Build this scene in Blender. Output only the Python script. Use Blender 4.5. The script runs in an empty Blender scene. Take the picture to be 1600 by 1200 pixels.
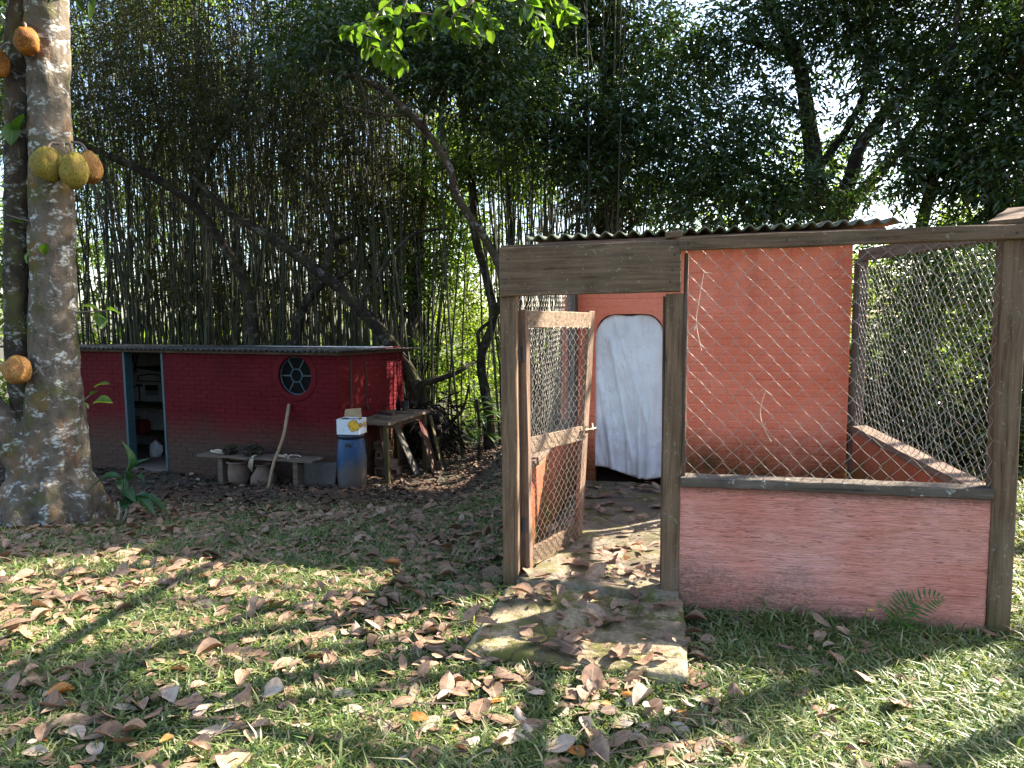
import bpy, bmesh, math, random
import numpy as np
from mathutils import Vector, Matrix, noise as mnoise
from mathutils.geometry import tessellate_polygon

random.seed(7)
rng = np.random.default_rng(7)
S = bpy.context.scene
COL = S.collection
R = math.radians

# ------------------------------------------------------------------ camera
FPX, PITCH, ROLL, EYE = 1110.0, R(5.2), R(-0.5), 1.6
cam = bpy.data.cameras.new('camera')
cam.sensor_width = 36.0
cam.lens = FPX / 1600.0 * 36.0
cam.clip_start, cam.clip_end = 0.05, 2000.0
cam_ob = bpy.data.objects.new('camera', cam)
COL.objects.link(cam_ob)
CAMR = Matrix.Rotation(math.pi / 2 - PITCH, 3, 'X') @ Matrix.Rotation(ROLL, 3, 'Z')
cam_ob.matrix_world = Matrix.Translation((0, 0, EYE)) @ CAMR.to_4x4()
S.camera = cam_ob

# ------------------------------------------------------------------ sky, sun, exposure
SUN_EL = R(37.0)
SUN_DIR = Vector((1.0, 0.46, 0)).normalized()          # horizontal direction towards the sun
SUN_AZ = math.atan2(SUN_DIR.x, SUN_DIR.y)
world = bpy.data.worlds.new('World')
S.world = world
world.use_nodes = True
wn = world.node_tree
bg = wn.nodes['Background']
sky = wn.nodes.new('ShaderNodeTexSky')
sky.sky_type = 'NISHITA'
sky.sun_disc = False
sky.sun_elevation = SUN_EL
sky.sun_rotation = SUN_AZ
sky.altitude = 100
sky.air_density = 1.0
sky.dust_density = 1.6
sky.ozone_density = 1.0
wn.links.new(sky.outputs[0], bg.inputs[0])
bg.inputs[1].default_value = 0.09
sun = bpy.data.lights.new('sun', 'SUN')
sun.energy = 5.0
sun.angle = R(0.5)
sun.color = (1.0, 0.93, 0.82)
sun_ob = bpy.data.objects.new('sun', sun)
COL.objects.link(sun_ob)
tosun = Vector((SUN_DIR.x * math.cos(SUN_EL), SUN_DIR.y * math.cos(SUN_EL), math.sin(SUN_EL)))
sun_ob.rotation_euler = tosun.to_track_quat('Z', 'Y').to_euler()
sun_ob.location = (8, 4, 12)
S.view_settings.view_transform = 'Standard'
S.view_settings.look = 'None'
S.view_settings.gamma = 1.0
S.view_settings.use_curve_mapping = False
S.view_settings.exposure = 2.5
S.render.engine = 'CYCLES'
cy = S.cycles
cy.use_denoising = True
cy.max_bounces = 6
cy.diffuse_bounces = 3
cy.glossy_bounces = 2
cy.transmission_bounces = 4
cy.transparent_max_bounces = 4
cy.caustics_reflective = False
cy.caustics_refractive = False
cy.sample_clamp_indirect = 6.0


# ------------------------------------------------------------------ helpers
def ray(px, py):
    return CAMR @ Vector(((px - 800) / FPX, -(py - 600) / FPX, -1.0))


def pw(px, py, Y):
    """the point that a pixel shows at distance Y in front of the camera"""
    d = ray(px, py)
    return Vector((0, 0, EYE)) + d * (Y / d.y)


def smooth(a, b, x):
    t = np.clip((x - a) / (b - a), 0, 1)
    return t * t * (3 - 2 * t)


def ground_z(x, y):
    x = np.asarray(x, float)
    y = np.asarray(y, float)
    z = -0.13 * np.clip(y - 4.0, 0, None)
    z = np.maximum(z, -0.80 - 0.012 * np.clip(y - 10.1, 0, 30))
    side = 1 - smooth(-0.9, 0.5, x)
    back = smooth(9.0, 13.0, y)
    z = z * np.maximum(side, back)
    z = z + 0.012 * np.sin(1.7 * x + 0.6) * np.cos(1.3 * y) + 0.008 * np.sin(4.1 * x + 2.2 * y)
    return z


def mesh_np(name, V, F, uv=None, smoothed=False):
    """V (n,3) array; F (m,k) int array with one face size"""
    V = np.ascontiguousarray(V, np.float32)
    F = np.ascontiguousarray(F, np.int32)
    me = bpy.data.meshes.new(name)
    m, k = F.shape
    me.vertices.add(len(V))
    me.vertices.foreach_set('co', V.ravel())
    me.loops.add(m * k)
    me.loops.foreach_set('vertex_index', F.ravel())
    me.polygons.add(m)
    me.polygons.foreach_set('loop_start', np.arange(0, m * k, k, dtype=np.int32))
    me.polygons.foreach_set('loop_total', np.full(m, k, np.int32))
    if uv is not None:
        l = me.uv_layers.new(name='UVMap')
        l.data.foreach_set('uv', np.ascontiguousarray(uv[F.ravel()], np.float32).ravel())
    me.update(calc_edges=True)
    me.validate()
    if smoothed:
        me.polygons.foreach_set('use_smooth', np.ones(len(me.polygons), bool))
    return me


class MB:
    """collects shapes; build() links them as ONE mesh object"""

    def __init__(self):
        self.v = []
        self.f = []

    def add(self, verts, faces):
        o = len(self.v)
        self.v.extend([tuple(p) for p in verts])
        self.f.extend([tuple(i + o for i in f) for f in faces])
        return self

    def box(self, lo, hi):
        x0, y0, z0 = lo
        x1, y1, z1 = hi
        return self.add([(x0, y0, z0), (x1, y0, z0), (x1, y1, z0), (x0, y1, z0),
                         (x0, y0, z1), (x1, y0, z1), (x1, y1, z1), (x0, y1, z1)],
                        [(0, 3, 2, 1), (4, 5, 6, 7), (0, 1, 5, 4), (1, 2, 6, 5), (2, 3, 7, 6), (3, 0, 4, 7)])

    def beam(self, a, b, w, d, up=(0, 0, 1), seg=1, rough=0.0):
        """a bar from a to b, w wide (sideways) and d thick (along up)"""
        a, b = Vector(a), Vector(b)
        t = (b - a).normalized()
        up = Vector(up)
        s = t.cross(up)
        if s.length < 1e-4:
            s = t.cross(Vector((1, 0, 0)))
        s.normalize()
        n = s.cross(t).normalized()
        vs, fs = [], []
        for i in range(seg + 1):
            c = a.lerp(b, i / seg)
            for (p, q) in ((-1, -1), (1, -1), (1, 1), (-1, 1)):
                vs.append(c + s * (p * w / 2 + random.uniform(-rough, rough)) + n * (q * d / 2 + random.uniform(-rough, rough)))
        for i in range(seg):
            o = i * 4
            for k in range(4):
                fs.append((o + k, o + (k + 1) % 4, o + 4 + (k + 1) % 4, o + 4 + k))
        fs.append((3, 2, 1, 0))
        o = seg * 4
        fs.append((o, o + 1, o + 2, o + 3))
        return self.add(vs, fs)

    def tube(self, pts, rad, n=6, cap=True):
        pts = [Vector(p) for p in pts]
        if not isinstance(rad, (list, tuple, np.ndarray)):
            rad = [rad] * len(pts)
        vs, fs = [], []
        prev = None
        for i, p in enumerate(pts):
            t = (pts[min(i + 1, len(pts) - 1)] - pts[max(i - 1, 0)])
            if t.length < 1e-9:
                t = Vector((0, 0, 1))
            t.normalize()
            ref = prev if prev is not None else (Vector((0, 1, 0)) if abs(t.y) < 0.9 else Vector((1, 0, 0)))
            s = (ref - t * ref.dot(t)).normalized()
            prev = s
            q = t.cross(s)
            for k in range(n):
                a = 2 * math.pi * k / n
                vs.append(p + (s * math.cos(a) + q * math.sin(a)) * rad[i])
        for i in range(len(pts) - 1):
            for k in range(n):
                fs.append((i * n + k, i * n + (k + 1) % n, (i + 1) * n + (k + 1) % n, (i + 1) * n + k))
        if cap:
            fs.append(tuple(reversed(range(n))))
            o = (len(pts) - 1) * n
            fs.append(tuple(range(o, o + n)))
        return self.add(vs, fs)

    def lathe(self, prof, n=24, c=(0, 0, 0)):
        vs, fs = [], []
        for (r, z) in prof:
            for k in range(n):
                a = 2 * math.pi * k / n
                vs.append((c[0] + r * math.cos(a), c[1] + r * math.sin(a), c[2] + z))
        for i in range(len(prof) - 1):
            for k in range(n):
                fs.append((i * n + k, i * n + (k + 1) % n, (i + 1) * n + (k + 1) % n, (i + 1) * n + k))
        fs.append(tuple(reversed(range(n))))
        o = (len(prof) - 1) * n
        fs.append(tuple(range(o, o + n)))
        return self.add(vs, fs)

    def plate(self, outer, holes, y0, y1):
        """a plate in the local xz plane with holes, from y0 (front) to y1"""
        loops = [[Vector((x, z, 0)) for x, z in lp] for lp in [outer] + holes]
        flat = [p for lp in loops for p in lp]
        tris = tessellate_polygon(loops)
        n = len(flat)
        vs = [(p.x, y0, p.y) for p in flat] + [(p.x, y1, p.y) for p in flat]
        fs = []
        for t in tris:
            fs.append(tuple(t))
            fs.append(tuple(i + n for i in reversed(t)))
        o = 0
        for lp in loops:
            m = len(lp)
            for k in range(m):
                a, b = o + k, o + (k + 1) % m
                fs.append((a, b, b + n, a + n))
            o += m
        return self.add(vs, fs)

    def mesh(self, name, bevel=0.0, smoothed=False, seg=1):
        me = bpy.data.meshes.new(name)
        me.from_pydata(self.v, [], self.f)
        bm = bmesh.new()
        bm.from_mesh(me)
        bmesh.ops.recalc_face_normals(bm, faces=bm.faces)
        if bevel > 0:
            es = [e for e in bm.edges if len(e.link_faces) == 2 and e.calc_face_angle(0) > 0.6]
            bmesh.ops.bevel(bm, geom=es, offset=bevel, segments=seg, affect='EDGES', clamp_overlap=True)
        bm.to_mesh(me)
        bm.free()
        if smoothed:
            me.polygons.foreach_set('use_smooth', np.ones(len(me.polygons), bool))
        return me

    def build(self, name, mat, parent=None, bevel=0.0, smoothed=False, seg=1):
        return link(name, self.mesh(name, bevel, smoothed, seg), mat, parent)


def link(name, me, mat, parent=None, loc=None, rot=None, scale=None):
    if mat is not None and len(me.materials) == 0:
        me.materials.append(mat)
    o = bpy.data.objects.new(name, me)
    COL.objects.link(o)
    if parent is not None:
        o.parent = parent
    if loc is not None:
        o.location = loc
    if rot is not None:
        o.rotation_euler = rot
    if scale is not None:
        o.scale = scale
    return o


def empty(name, loc=(0, 0, 0), rz=0.0):
    o = bpy.data.objects.new(name, None)
    o.empty_display_size = 0.1
    COL.objects.link(o)
    o.location = loc
    o.rotation_euler = (0, 0, rz)
    return o


def tag(o, label=None, cat=None, group=None, kind=None):
    if label:
        o['label'] = label
    if cat:
        o['category'] = cat
    if group:
        o['group'] = group
    if kind:
        o['kind'] = kind
    return o


def shade_smooth(o):
    o.data.polygons.foreach_set('use_smooth', np.ones(len(o.data.polygons), bool))
    return o


def catmull(pts, n=8):
    """smooth path through control tuples (any length)"""
    P = [np.array(p, float) for p in pts]
    P = [2 * P[0] - P[1]] + P + [2 * P[-1] - P[-2]]
    out = []
    for i in range(1, len(P) - 2):
        for k in range(n):
            t = k / n
            a, b, c, d = P[i - 1], P[i], P[i + 1], P[i + 2]
            out.append(0.5 * (2 * b + (c - a) * t + (2 * a - 5 * b + 4 * c - d) * t * t + (3 * b - a - 3 * c + d) * t ** 3))
    out.append(P[-2])
    return np.array(out)


# ------------------------------------------------------------------ material helpers
class Mat:
    def __init__(self, name):
        self.m = bpy.data.materials.new(name)
        self.m.use_nodes = True
        self.t = self.m.node_tree
        self.b = self.t.nodes['Principled BSDF']
        self.out = self.t.nodes['Material Output']

    def n(self, typ, **kw):
        nd = self.t.nodes.new('ShaderNode' + typ)
        for k, v in kw.items():
            if k.startswith('_'):
                setattr(nd, k[1:], v)
            else:
                key = int(k[1:]) if (k[0] == 'i' and k[1:].isdigit()) else k.replace('__', ' ')
                if hasattr(v, 'is_linked') or isinstance(v, bpy.types.NodeSocket):
                    self.t.links.new(v, nd.inputs[key])
                else:
                    nd.inputs[key].default_value = v
        return nd

    def pos(self, scale=(1, 1, 1), mode='world', rot=0.0):
        if mode == 'world':
            s = self.n('NewGeometry').outputs['Position']
        else:
            s = self.n('TexCoord').outputs['Object']
        return self.n('Mapping', Vector=s, Scale=scale, Rotation=(0, 0, rot)).outputs[0]

    def noise(self, vec, scale=5, detail=4, rough=0.55, dist=0.0):
        return self.n('TexNoise', Vector=vec, Scale=scale, Detail=detail, Roughness=rough, Distortion=dist).outputs[0]

    def ramp(self, fac, stops, interp='LINEAR'):
        nd = self.n('ValToRGB', Fac=fac)
        cr = nd.color_ramp
        cr.interpolation = interp
        while len(cr.elements) < len(stops):
            cr.elements.new(0.5)
        for e, (p, c) in zip(cr.elements, stops):
            e.position = p
            e.color = tuple(c) + (1,) if len(c) == 3 else c
        return nd.outputs[0]

    def val(self, fac, a, b):
        return self.n('MapRange', i0=fac, i1=a, i2=b).outputs[0]

    def mix(self, fac, a, b, mode='MIX'):
        nd = self.t.nodes.new('ShaderNodeMix')
        nd.data_type = 'RGBA'
        nd.blend_type = mode
        for key, v in ((0, fac), (6, a), (7, b)):
            if isinstance(v, bpy.types.NodeSocket):
                self.t.links.new(v, nd.inputs[key])
            else:
                nd.inputs[key].default_value = v if key == 0 else (tuple(v) + (1,))[:4]
        return nd.outputs[2]

    def math(self, op, a, b=0.0):
        nd = self.n('Math', i0=a, i1=b, _operation=op)
        return nd.outputs[0]

    def sep(self, vec):
        return self.n('SeparateXYZ', Vector=vec).outputs

    def set(self, **kw):
        for k, v in kw.items():
            key = k.replace('__', ' ')
            if isinstance(v, bpy.types.NodeSocket):
                self.t.links.new(v, self.b.inputs[key])
            else:
                if key == 'Base Color' and len(v) == 3:
                    v = tuple(v) + (1,)
                self.b.inputs[key].default_value = v
        return self

    def bump(self, h, strength=0.4, dist=0.01):
        self.t.links.new(self.n('Bump', Height=h, Strength=strength, Distance=dist).outputs[0], self.b.inputs['Normal'])
        return self


def plain(name, col, rough=0.7, metal=0.0, var=0.25, scale=14.0):
    M = Mat(name)
    nz = M.noise(M.pos(), scale, 5, 0.6)
    dark = tuple(c * (1 - var) for c in col)
    lite = tuple(min(1, c * (1 + var)) for c in col)
    M.set(Base__Color=M.ramp(nz, [(0.3, dark), (0.7, lite)]), Roughness=rough, Metallic=metal)
    M.bump(nz, 0.25, 0.004)
    return M.m


def wood(name, col, axis='z', lichen=0.35, moss=0.75, weather=(0.20, 0.148, 0.10), spot=46, spotcol=(0.42, 0.42, 0.30)):
    M = Mat(name)
    sc = {'x': (1.2, 22, 22), 'y': (22, 1.2, 22), 'z': (22, 22, 1.2)}[axis]
    grain = M.noise(M.pos(sc, 'obj'), 2.2, 6, 0.65, 0.6)
    big = M.noise(M.pos((1, 1, 1), 'obj'), 3.2, 4, 0.6)
    spots = M.noise(M.pos((1, 1, 1), 'obj'), spot, 5, 0.7)
    c = M.ramp(grain, [(0.30, tuple(v * 0.38 for v in col)), (0.48, col), (0.72, tuple(min(1, v * 1.7) for v in col))])
    c = M.mix(M.math('MULTIPLY', M.val(big, 0.45, 0.75), 0.45), c, weather)
    c = M.mix(M.math('MULTIPLY', M.math('MULTIPLY', M.val(spots, 0.60, 0.68), M.val(big, 0.35, 0.6)), lichen), c, spotcol)
    # moss creeping up from damp ground
    z = M.sep(M.n('NewGeometry').outputs['Position'])[2]
    mo = M.math('MULTIPLY', M.val(M.math('ADD', z, M.math('MULTIPLY', big, 0.35)), 0.40, 0.14), moss)
    c = M.mix(mo, c, (0.05, 0.055, 0.015))
    M.set(Base__Color=c, Roughness=0.9, Specular__IOR__Level=0.15)
    M.bump(M.math('ADD', grain, M.math('MULTIPLY', spots, 0.3)), 0.55, 0.006)
    return M.m


def leafmat(name, cols, trans=0.4, gloss=0.35, tcol=None, spec=0.4, rib=None):
    """leaves: each leaf its own tint, light shining through"""
    M = Mat(name)
    rnd = M.n('NewGeometry').outputs['Random Per Island']
    orn = M.n('ObjectInfo').outputs['Random']
    f = M.math('FRACT', M.math('ADD', rnd, M.math('MULTIPLY', orn, 3.7)))
    k = len(cols)
    c = M.ramp(f, [(i / max(1, k - 1), col) for i, col in enumerate(cols)])
    if rib:
        u = M.sep(M.n('TexCoord').outputs['UV'])
        off = M.math('ABSOLUTE', M.math('SUBTRACT', u[1], 0.5))
        side = M.n('TexWave', Vector=M.n('CombineXYZ', X=M.math('ADD', u[0], M.math('MULTIPLY', off, -0.55)), Y=0.0, Z=0.0).outputs[0],
                   Scale=4.2, Distortion=0.0).outputs[1]
        nz = M.noise(M.pos(), 38, 4, 0.65)
        c = M.mix(M.math('MULTIPLY', M.val(nz, 0.42, 0.66), 0.7), c, rib[1])
        line = M.math('MAXIMUM', M.val(off, 0.035, 0.012), M.math('MULTIPLY', M.val(side, 0.86, 0.98), 0.14))
        c = M.mix(M.math('MULTIPLY', line, 0.6), c, rib[0])
        M.bump(M.math('ADD', M.math('MULTIPLY', nz, 0.6), M.math('MULTIPLY', side, 0.12)), 0.5, 0.004)
    M.set(Base__Color=c, Roughness=gloss)
    M.b.inputs['Specular IOR Level'].default_value = spec
    tr = M.n('BsdfTranslucent')
    tc = M.mix(1.0, c, tcol or (1.25, 1.35, 0.55), 'MULTIPLY')
    M.t.links.new(tc, tr.inputs[0])
    ms = M.n('MixShader', Fac=trans)
    M.t.links.new(M.b.outputs[0], ms.inputs[1])
    M.t.links.new(tr.outputs[0], ms.inputs[2])
    M.t.links.new(ms.outputs[0], M.out.inputs[0])
    return M.m


# ------------------------------------------------------------------ materials
def mat_ground():
    M = Mat('lawn soil')
    p = M.pos()
    a = M.noise(p, 1.3, 5, 0.6)
    b = M.noise(p, 22, 6, 0.7)
    c = M.ramp(b, [(0.3, (0.022, 0.017, 0.010)), (0.55, (0.055, 0.043, 0.026)), (0.8, (0.11, 0.085, 0.055))])
    c = M.mix(M.math('MULTIPLY', M.val(a, 0.35, 0.65), 0.45), c, (0.035, 0.048, 0.015))
    M.set(Base__Color=c, Roughness=0.95).bump(b, 0.8, 0.03)
    return M.m


def mat_plaster():
    """rough raked pink plaster of the low wall"""
    M = Mat('raked pink plaster')
    big = M.noise(M.pos((1, 1, 1), 'obj'), 2.0, 5, 0.65)
    rake = M.noise(M.pos((4.2, 4.2, 62), 'obj'), 1.9, 5, 0.6, 1.6)
    fine = M.noise(M.pos((1, 1, 1), 'obj'), 60, 4, 0.7)
    c = M.ramp(big, [(0.3, (0.69, 0.225, 0.160)), (0.5, (0.75, 0.30, 0.225)), (0.72, (0.79, 0.39, 0.32))])
    c = M.mix(M.math('MULTIPLY', M.val(rake, 0.405, 0.35), 0.8), c, (0.20, 0.055, 0.035))
    pz = M.sep(M.pos((1, 1, 1), 'obj'))
    left = M.math('MULTIPLY', M.val(pz[0], 1.9, 0.95), 0.16)
    h = M.math('SUBTRACT', M.math('ADD', pz[2], M.math('MULTIPLY', M.math('SUBTRACT', big, 0.5), -0.55)), left)
    st = M.math('MULTIPLY', M.val(h, 0.17, 0.0), M.val(M.math('ADD', fine, M.math('MULTIPLY', rake, 0.6)), 0.62, 0.95))
    c = M.mix(M.math('MULTIPLY', st, 0.8), c, (0.07, 0.055, 0.035))
    c = M.mix(M.math('MULTIPLY', M.val(h, 0.13, -0.05), 0.45), c, (0.23, 0.12, 0.07))
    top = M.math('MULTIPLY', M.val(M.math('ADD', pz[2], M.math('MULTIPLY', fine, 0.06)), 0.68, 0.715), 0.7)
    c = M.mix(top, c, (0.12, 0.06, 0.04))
    M.set(Base__Color=c, Roughness=0.9).bump(M.math('ADD', rake, M.math('MULTIPLY', fine, 0.3)), 1.0, 0.016)
    return M.m


def mat_painted(name, cols, stain_cols, z0, z1, gloss=0.75, scatter=0.3, drip=0.0):
    """painted brickwork with splashed dirt or moss at its foot, from z0 (all dirt) to z1 (none)"""
    M = Mat(name)
    p = M.pos()
    big = M.noise(p, 1.6, 5, 0.6)
    fine = M.noise(p, 34, 5, 0.65)
    lines = M.noise(M.pos((3, 3, 30)), 1.6, 5, 0.7, 0.4)
    c = M.ramp(M.math('ADD', M.math('MULTIPLY', big, 0.7), M.math('MULTIPLY', fine, 0.3)), [(0.33, cols[0]), (0.5, cols[1]), (0.68, cols[2])])
    c = M.mix(M.math('MULTIPLY', M.val(lines, 0.60, 0.72), 0.22), c, tuple(min(1, v * 1.7 + 0.03) for v in cols[2]))
    c = M.mix(M.math('MULTIPLY', M.val(lines, 0.40, 0.30), 0.35), c, tuple(v * 0.45 for v in cols[0]))
    drip = M.noise(M.pos((5, 5, 0.55)), 1.5, 5, 0.65)
    c = M.mix(M.math('MULTIPLY', M.val(drip, 0.54, 0.72), 0.30), c, tuple(v * 0.5 for v in cols[0]))
    fade = M.noise(p, 2.7, 6, 0.7)
    c = M.mix(M.math('MULTIPLY', M.val(fade, 0.55, 0.70), 0.28), c, tuple(min(1, v * 1.25 + 0.05 * cols[2][0]) for v in cols[2]))
    z = M.sep(p)[2]
    h = M.math('ADD', z, M.math('MULTIPLY', M.math('SUBTRACT', big, 0.5), scatter * 2.2))
    h = M.math('ADD', h, M.math('MULTIPLY', M.math('SUBTRACT', fine, 0.5), scatter * 0.8))
    sc = M.ramp(fine, [(0.35, stain_cols[0]), (0.65, stain_cols[1])])
    if len(stain_cols) > 2:
        sc = M.mix(M.val(M.noise(p, 5.0, 4, 0.6), 0.48, 0.62), sc, stain_cols[2])
    c = M.mix(M.math('MULTIPLY', M.val(h, z1, z0), 0.92), c, sc)
    M.set(Base__Color=c, Roughness=gloss, Specular__IOR__Level=0.12).bump(M.math('ADD', fine, M.math('MULTIPLY', lines, 0.8)), 0.6, 0.008)
    return M.m


def mat_bark(name, base, lichen=0.6, orange=0.0, moss=0.4, stretch=0.5):
    M = Mat(name)
    p = M.pos((1, 1, stretch), 'world')
    a = M.noise(p, 9, 7, 0.7, 0.3)
    b = M.noise(M.pos((1, 1, 0.8)), 3.0, 5, 0.65)
    v = M.n('TexVoronoi', Vector=M.pos((1, 1, 1.7)), Scale=26.0, Randomness=1.0).outputs[0]
    l = M.noise(M.pos((1, 1, 1.3)), 6.5, 6, 0.66, 0.6)
    c = M.ramp(a, [(0.28, tuple(x * 0.35 for x in base)), (0.5, base), (0.75, tuple(x * 1.55 for x in base))])
    c = M.mix(M.math('MULTIPLY', M.val(b, 0.50, 0.62), moss), c, (0.075, 0.08, 0.022))
    if orange:
        o = M.noise(M.pos((1, 1, 0.35)), 4.2, 4, 0.6)
        c = M.mix(M.math('MULTIPLY', M.val(o, 0.53, 0.63), orange), c, (0.30, 0.12, 0.035))
    c = M.mix(M.math('MULTIPLY', M.math('MULTIPLY', M.val(l, 0.53, 0.60), M.val(M.math('ADD', v, M.math('MULTIPLY', a, 0.7)), 1.1, 0.7)), lichen), c, (0.50, 0.50, 0.45))
    M.set(Base__Color=c, Roughness=0.95, Specular__IOR__Level=0.1).bump(M.math('ADD', a, M.math('MULTIPLY', v, 0.12)), 0.9, 0.025)
    return M.m


def mat_corrugated(name, col, moss, amount):
    M = Mat(name)
    p = M.pos()
    a = M.noise(p, 4, 6, 0.65)
    b = M.noise(p, 40, 4, 0.7)
    c = M.ramp(b, [(0.3, tuple(x * 0.6 for x in col)), (0.7, tuple(x * 1.35 for x in col))])
    c = M.mix(M.math('MULTIPLY', M.val(a, 0.40, 0.58), amount), c, moss)
    M.set(Base__Color=c, Roughness=0.9).bump(b, 0.5, 0.006)
    return M.m


def mat_concrete(name, col, moss=0.8, hi=0.58):
    M = Mat(name)
    p = M.pos()
    a = M.noise(p, 5.0, 6, 0.7)
    b = M.noise(p, 45, 5, 0.7)
    k = M.n('TexVoronoi', Vector=M.n('MixRGB', Fac=0.12, Color1=p, Color2=M.n('TexNoise', Vector=p, Scale=4.0).outputs[1]).outputs[0],
            Scale=1.7, _feature='DISTANCE_TO_EDGE').outputs[0]
    c = M.ramp(b, [(0.3, tuple(x * 0.55 for x in col)), (0.55, col), (0.8, tuple(min(1, x * 1.4) for x in col))])
    c = M.mix(M.math('MULTIPLY', M.val(a, 0.46, hi), moss), c, (0.105, 0.098, 0.014))
    c = M.mix(M.math('MULTIPLY', M.val(k, 0.010, 0.002), 0.7), c, (0.03, 0.025, 0.014))
    g = M.noise(p, 2.6, 5, 0.65)
    c = M.mix(M.math('MULTIPLY', M.val(g, 0.45, 0.6), 0.7), c, (0.075, 0.052, 0.030))
    M.set(Base__Color=c, Roughness=0.93).bump(M.math('ADD', M.math('ADD', a, b), M.math('MULTIPLY', M.val(k, 0.0, 0.03), 0.8)), 0.7, 0.02)
    return M.m


def mat_bamboo():
    M = Mat('bamboo culm')
    r = M.n('ObjectInfo').outputs['Random']
    r2 = M.n('NewGeometry').outputs['Random Per Island']
    f = M.math('FRACT', M.math('ADD', r, r2))
    nz = M.noise(M.pos((6, 6, 0.8)), 2, 4, 0.6)
    c = M.ramp(f, [(0.0, (0.014, 0.016, 0.006)), (0.4, (0.034, 0.042, 0.011)), (0.75, (0.036, 0.033, 0.016)), (1.0, (0.085, 0.075, 0.042))])
    c = M.mix(M.val(nz, 0.45, 0.75), c, (0.02, 0.017, 0.01))
    M.set(Base__Color=c, Roughness=0.6, Specular__IOR__Level=0.3)
    return M.m


def mat_barrel():
    M = Mat('muddy blue plastic')
    p = M.pos()
    b = M.noise(p, 3.5, 4, 0.6)
    f = M.noise(p, 30, 4, 0.6)
    o = M.sep(M.pos((1, 1, 1), 'obj'))
    h = M.math('ADD', M.math('ADD', o[2], M.math('MULTIPLY', M.math('SUBTRACT', b, 0.5), 0.75)), M.math('MULTIPLY', o[0], -0.65))
    c = M.ramp(f, [(0.3, (0.006, 0.036, 0.095)), (0.7, (0.012, 0.062, 0.15))])
    c = M.mix(M.math('MULTIPLY', M.val(h, 0.46, 0.22), 0.9), c, (0.12, 0.09, 0.06))
    M.set(Base__Color=c, Roughness=0.55).bump(f, 0.1, 0.003)
    return M.m


def mat_jackfruit(name, lo, hi, brown):
    M = Mat(name)
    p = M.pos((1, 1, 1), 'obj')
    v = M.n('TexVoronoi', Vector=p, Scale=95.0, Randomness=0.45).outputs[0]
    b = M.noise(p, 7, 4, 0.6)
    c = M.ramp(v, [(0.0, hi), (0.35, lo), (0.7, tuple(x * 0.35 for x in lo))])
    c = M.mix(M.math('MULTIPLY', M.val(b, 0.46, 0.66), 0.75), c, brown)
    M.set(Base__Color=c, Roughness=0.75, Specular__IOR__Level=0.2).bump(v, -1.0, 0.02)
    return M.m


M_ = {}
M_['ground'] = mat_ground()
M_['plaster'] = mat_plaster()
M_['pink'] = mat_painted('pink painted brick', [(0.60, 0.142, 0.074), (0.67, 0.185, 0.102), (0.72, 0.25, 0.155)],
                         [(0.10, 0.045, 0.015), (0.24, 0.085, 0.03), (0.05, 0.045, 0.012)], 0.26, 0.66, 0.8, 0.26)
M_['red'] = mat_painted('crimson painted brick', [(0.070, 0.0018, 0.0038), (0.092, 0.0026, 0.0055), (0.115, 0.005, 0.009)],
                        [(0.050, 0.032, 0.021), (0.085, 0.056, 0.038)], -0.40, 0.18, 0.65, 0.13)
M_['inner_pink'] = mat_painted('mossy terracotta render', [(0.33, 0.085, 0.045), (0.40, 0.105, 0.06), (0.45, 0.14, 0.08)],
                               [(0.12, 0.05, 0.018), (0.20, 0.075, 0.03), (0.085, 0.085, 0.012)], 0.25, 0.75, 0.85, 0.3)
M_['wood_z'] = wood('weathered post wood', (0.130, 0.080, 0.047), 'z', 0.5, 0.6)
M_['wood_x'] = wood('weathered board wood', (0.115, 0.072, 0.042), 'x', 0.6)
M_['wood_y'] = wood('weathered rail wood', (0.13, 0.085, 0.06), 'y', 0.4)
M_['gate_z'] = wood('reddish gate wood', (0.175, 0.108, 0.072), 'z', 0.3, 0.4, (0.27, 0.205, 0.15))
M_['gate_x'] = wood('pale gate rail wood', (0.20, 0.140, 0.094), 'x', 0.3, 0.4, (0.29, 0.225, 0.16))
M_['dark_wood'] = wood('dark stained wood', (0.075, 0.05, 0.036), 'z', 0.25, 0.0)
M_['grey_wood'] = wood('old grey plank', (0.125, 0.092, 0.066), 'x', 0.3, 0.0)
M_['sill'] = wood('lichened sill board', (0.085, 0.066, 0.050), 'x', 1.0, 0.0, (0.24, 0.20, 0.16), 22, (0.55, 0.53, 0.46))
M_['fascia'] = plain('brown fascia paint', (0.115, 0.062, 0.048), 0.7)
M_['wire'] = plain('galvanised wire', (0.27, 0.24, 0.20), 0.42, 0.65, 0.35, 30)
M_['steel'] = plain('dull steel', (0.10, 0.095, 0.09), 0.5, 0.6)
M_['brass'] = plain('tarnished brass', (0.25, 0.20, 0.11), 0.45, 0.7)
M_['roof_green'] = mat_corrugated('mossy fibre cement', (0.13, 0.13, 0.105), (0.05, 0.075, 0.022), 0.85)
M_['roof_grey'] = mat_corrugated('grey corrugated sheet', (0.055, 0.052, 0.045), (0.02, 0.02, 0.012), 0.7)
M_['floor'] = mat_concrete('mossy floor slab', (0.24, 0.19, 0.13), 0.85)
M_['step'] = mat_concrete('cracked mossy step', (0.34, 0.26, 0.15), 0.95, 0.53)
M_['teal'] = plain('teal frame paint', (0.028, 0.066, 0.076), 0.55, 0, 0.35)
M_['whitewash'] = plain('whitewashed inner wall', (0.62, 0.62, 0.60), 0.9)
M_['inner_floor'] = plain('bare cement floor', (0.16, 0.12, 0.09), 0.95)
M_['black'] = plain('black metal', (0.012, 0.012, 0.012), 0.6)
M_['toolred'] = plain('dull red tool paint', (0.20, 0.018, 0.014), 0.5)
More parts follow.
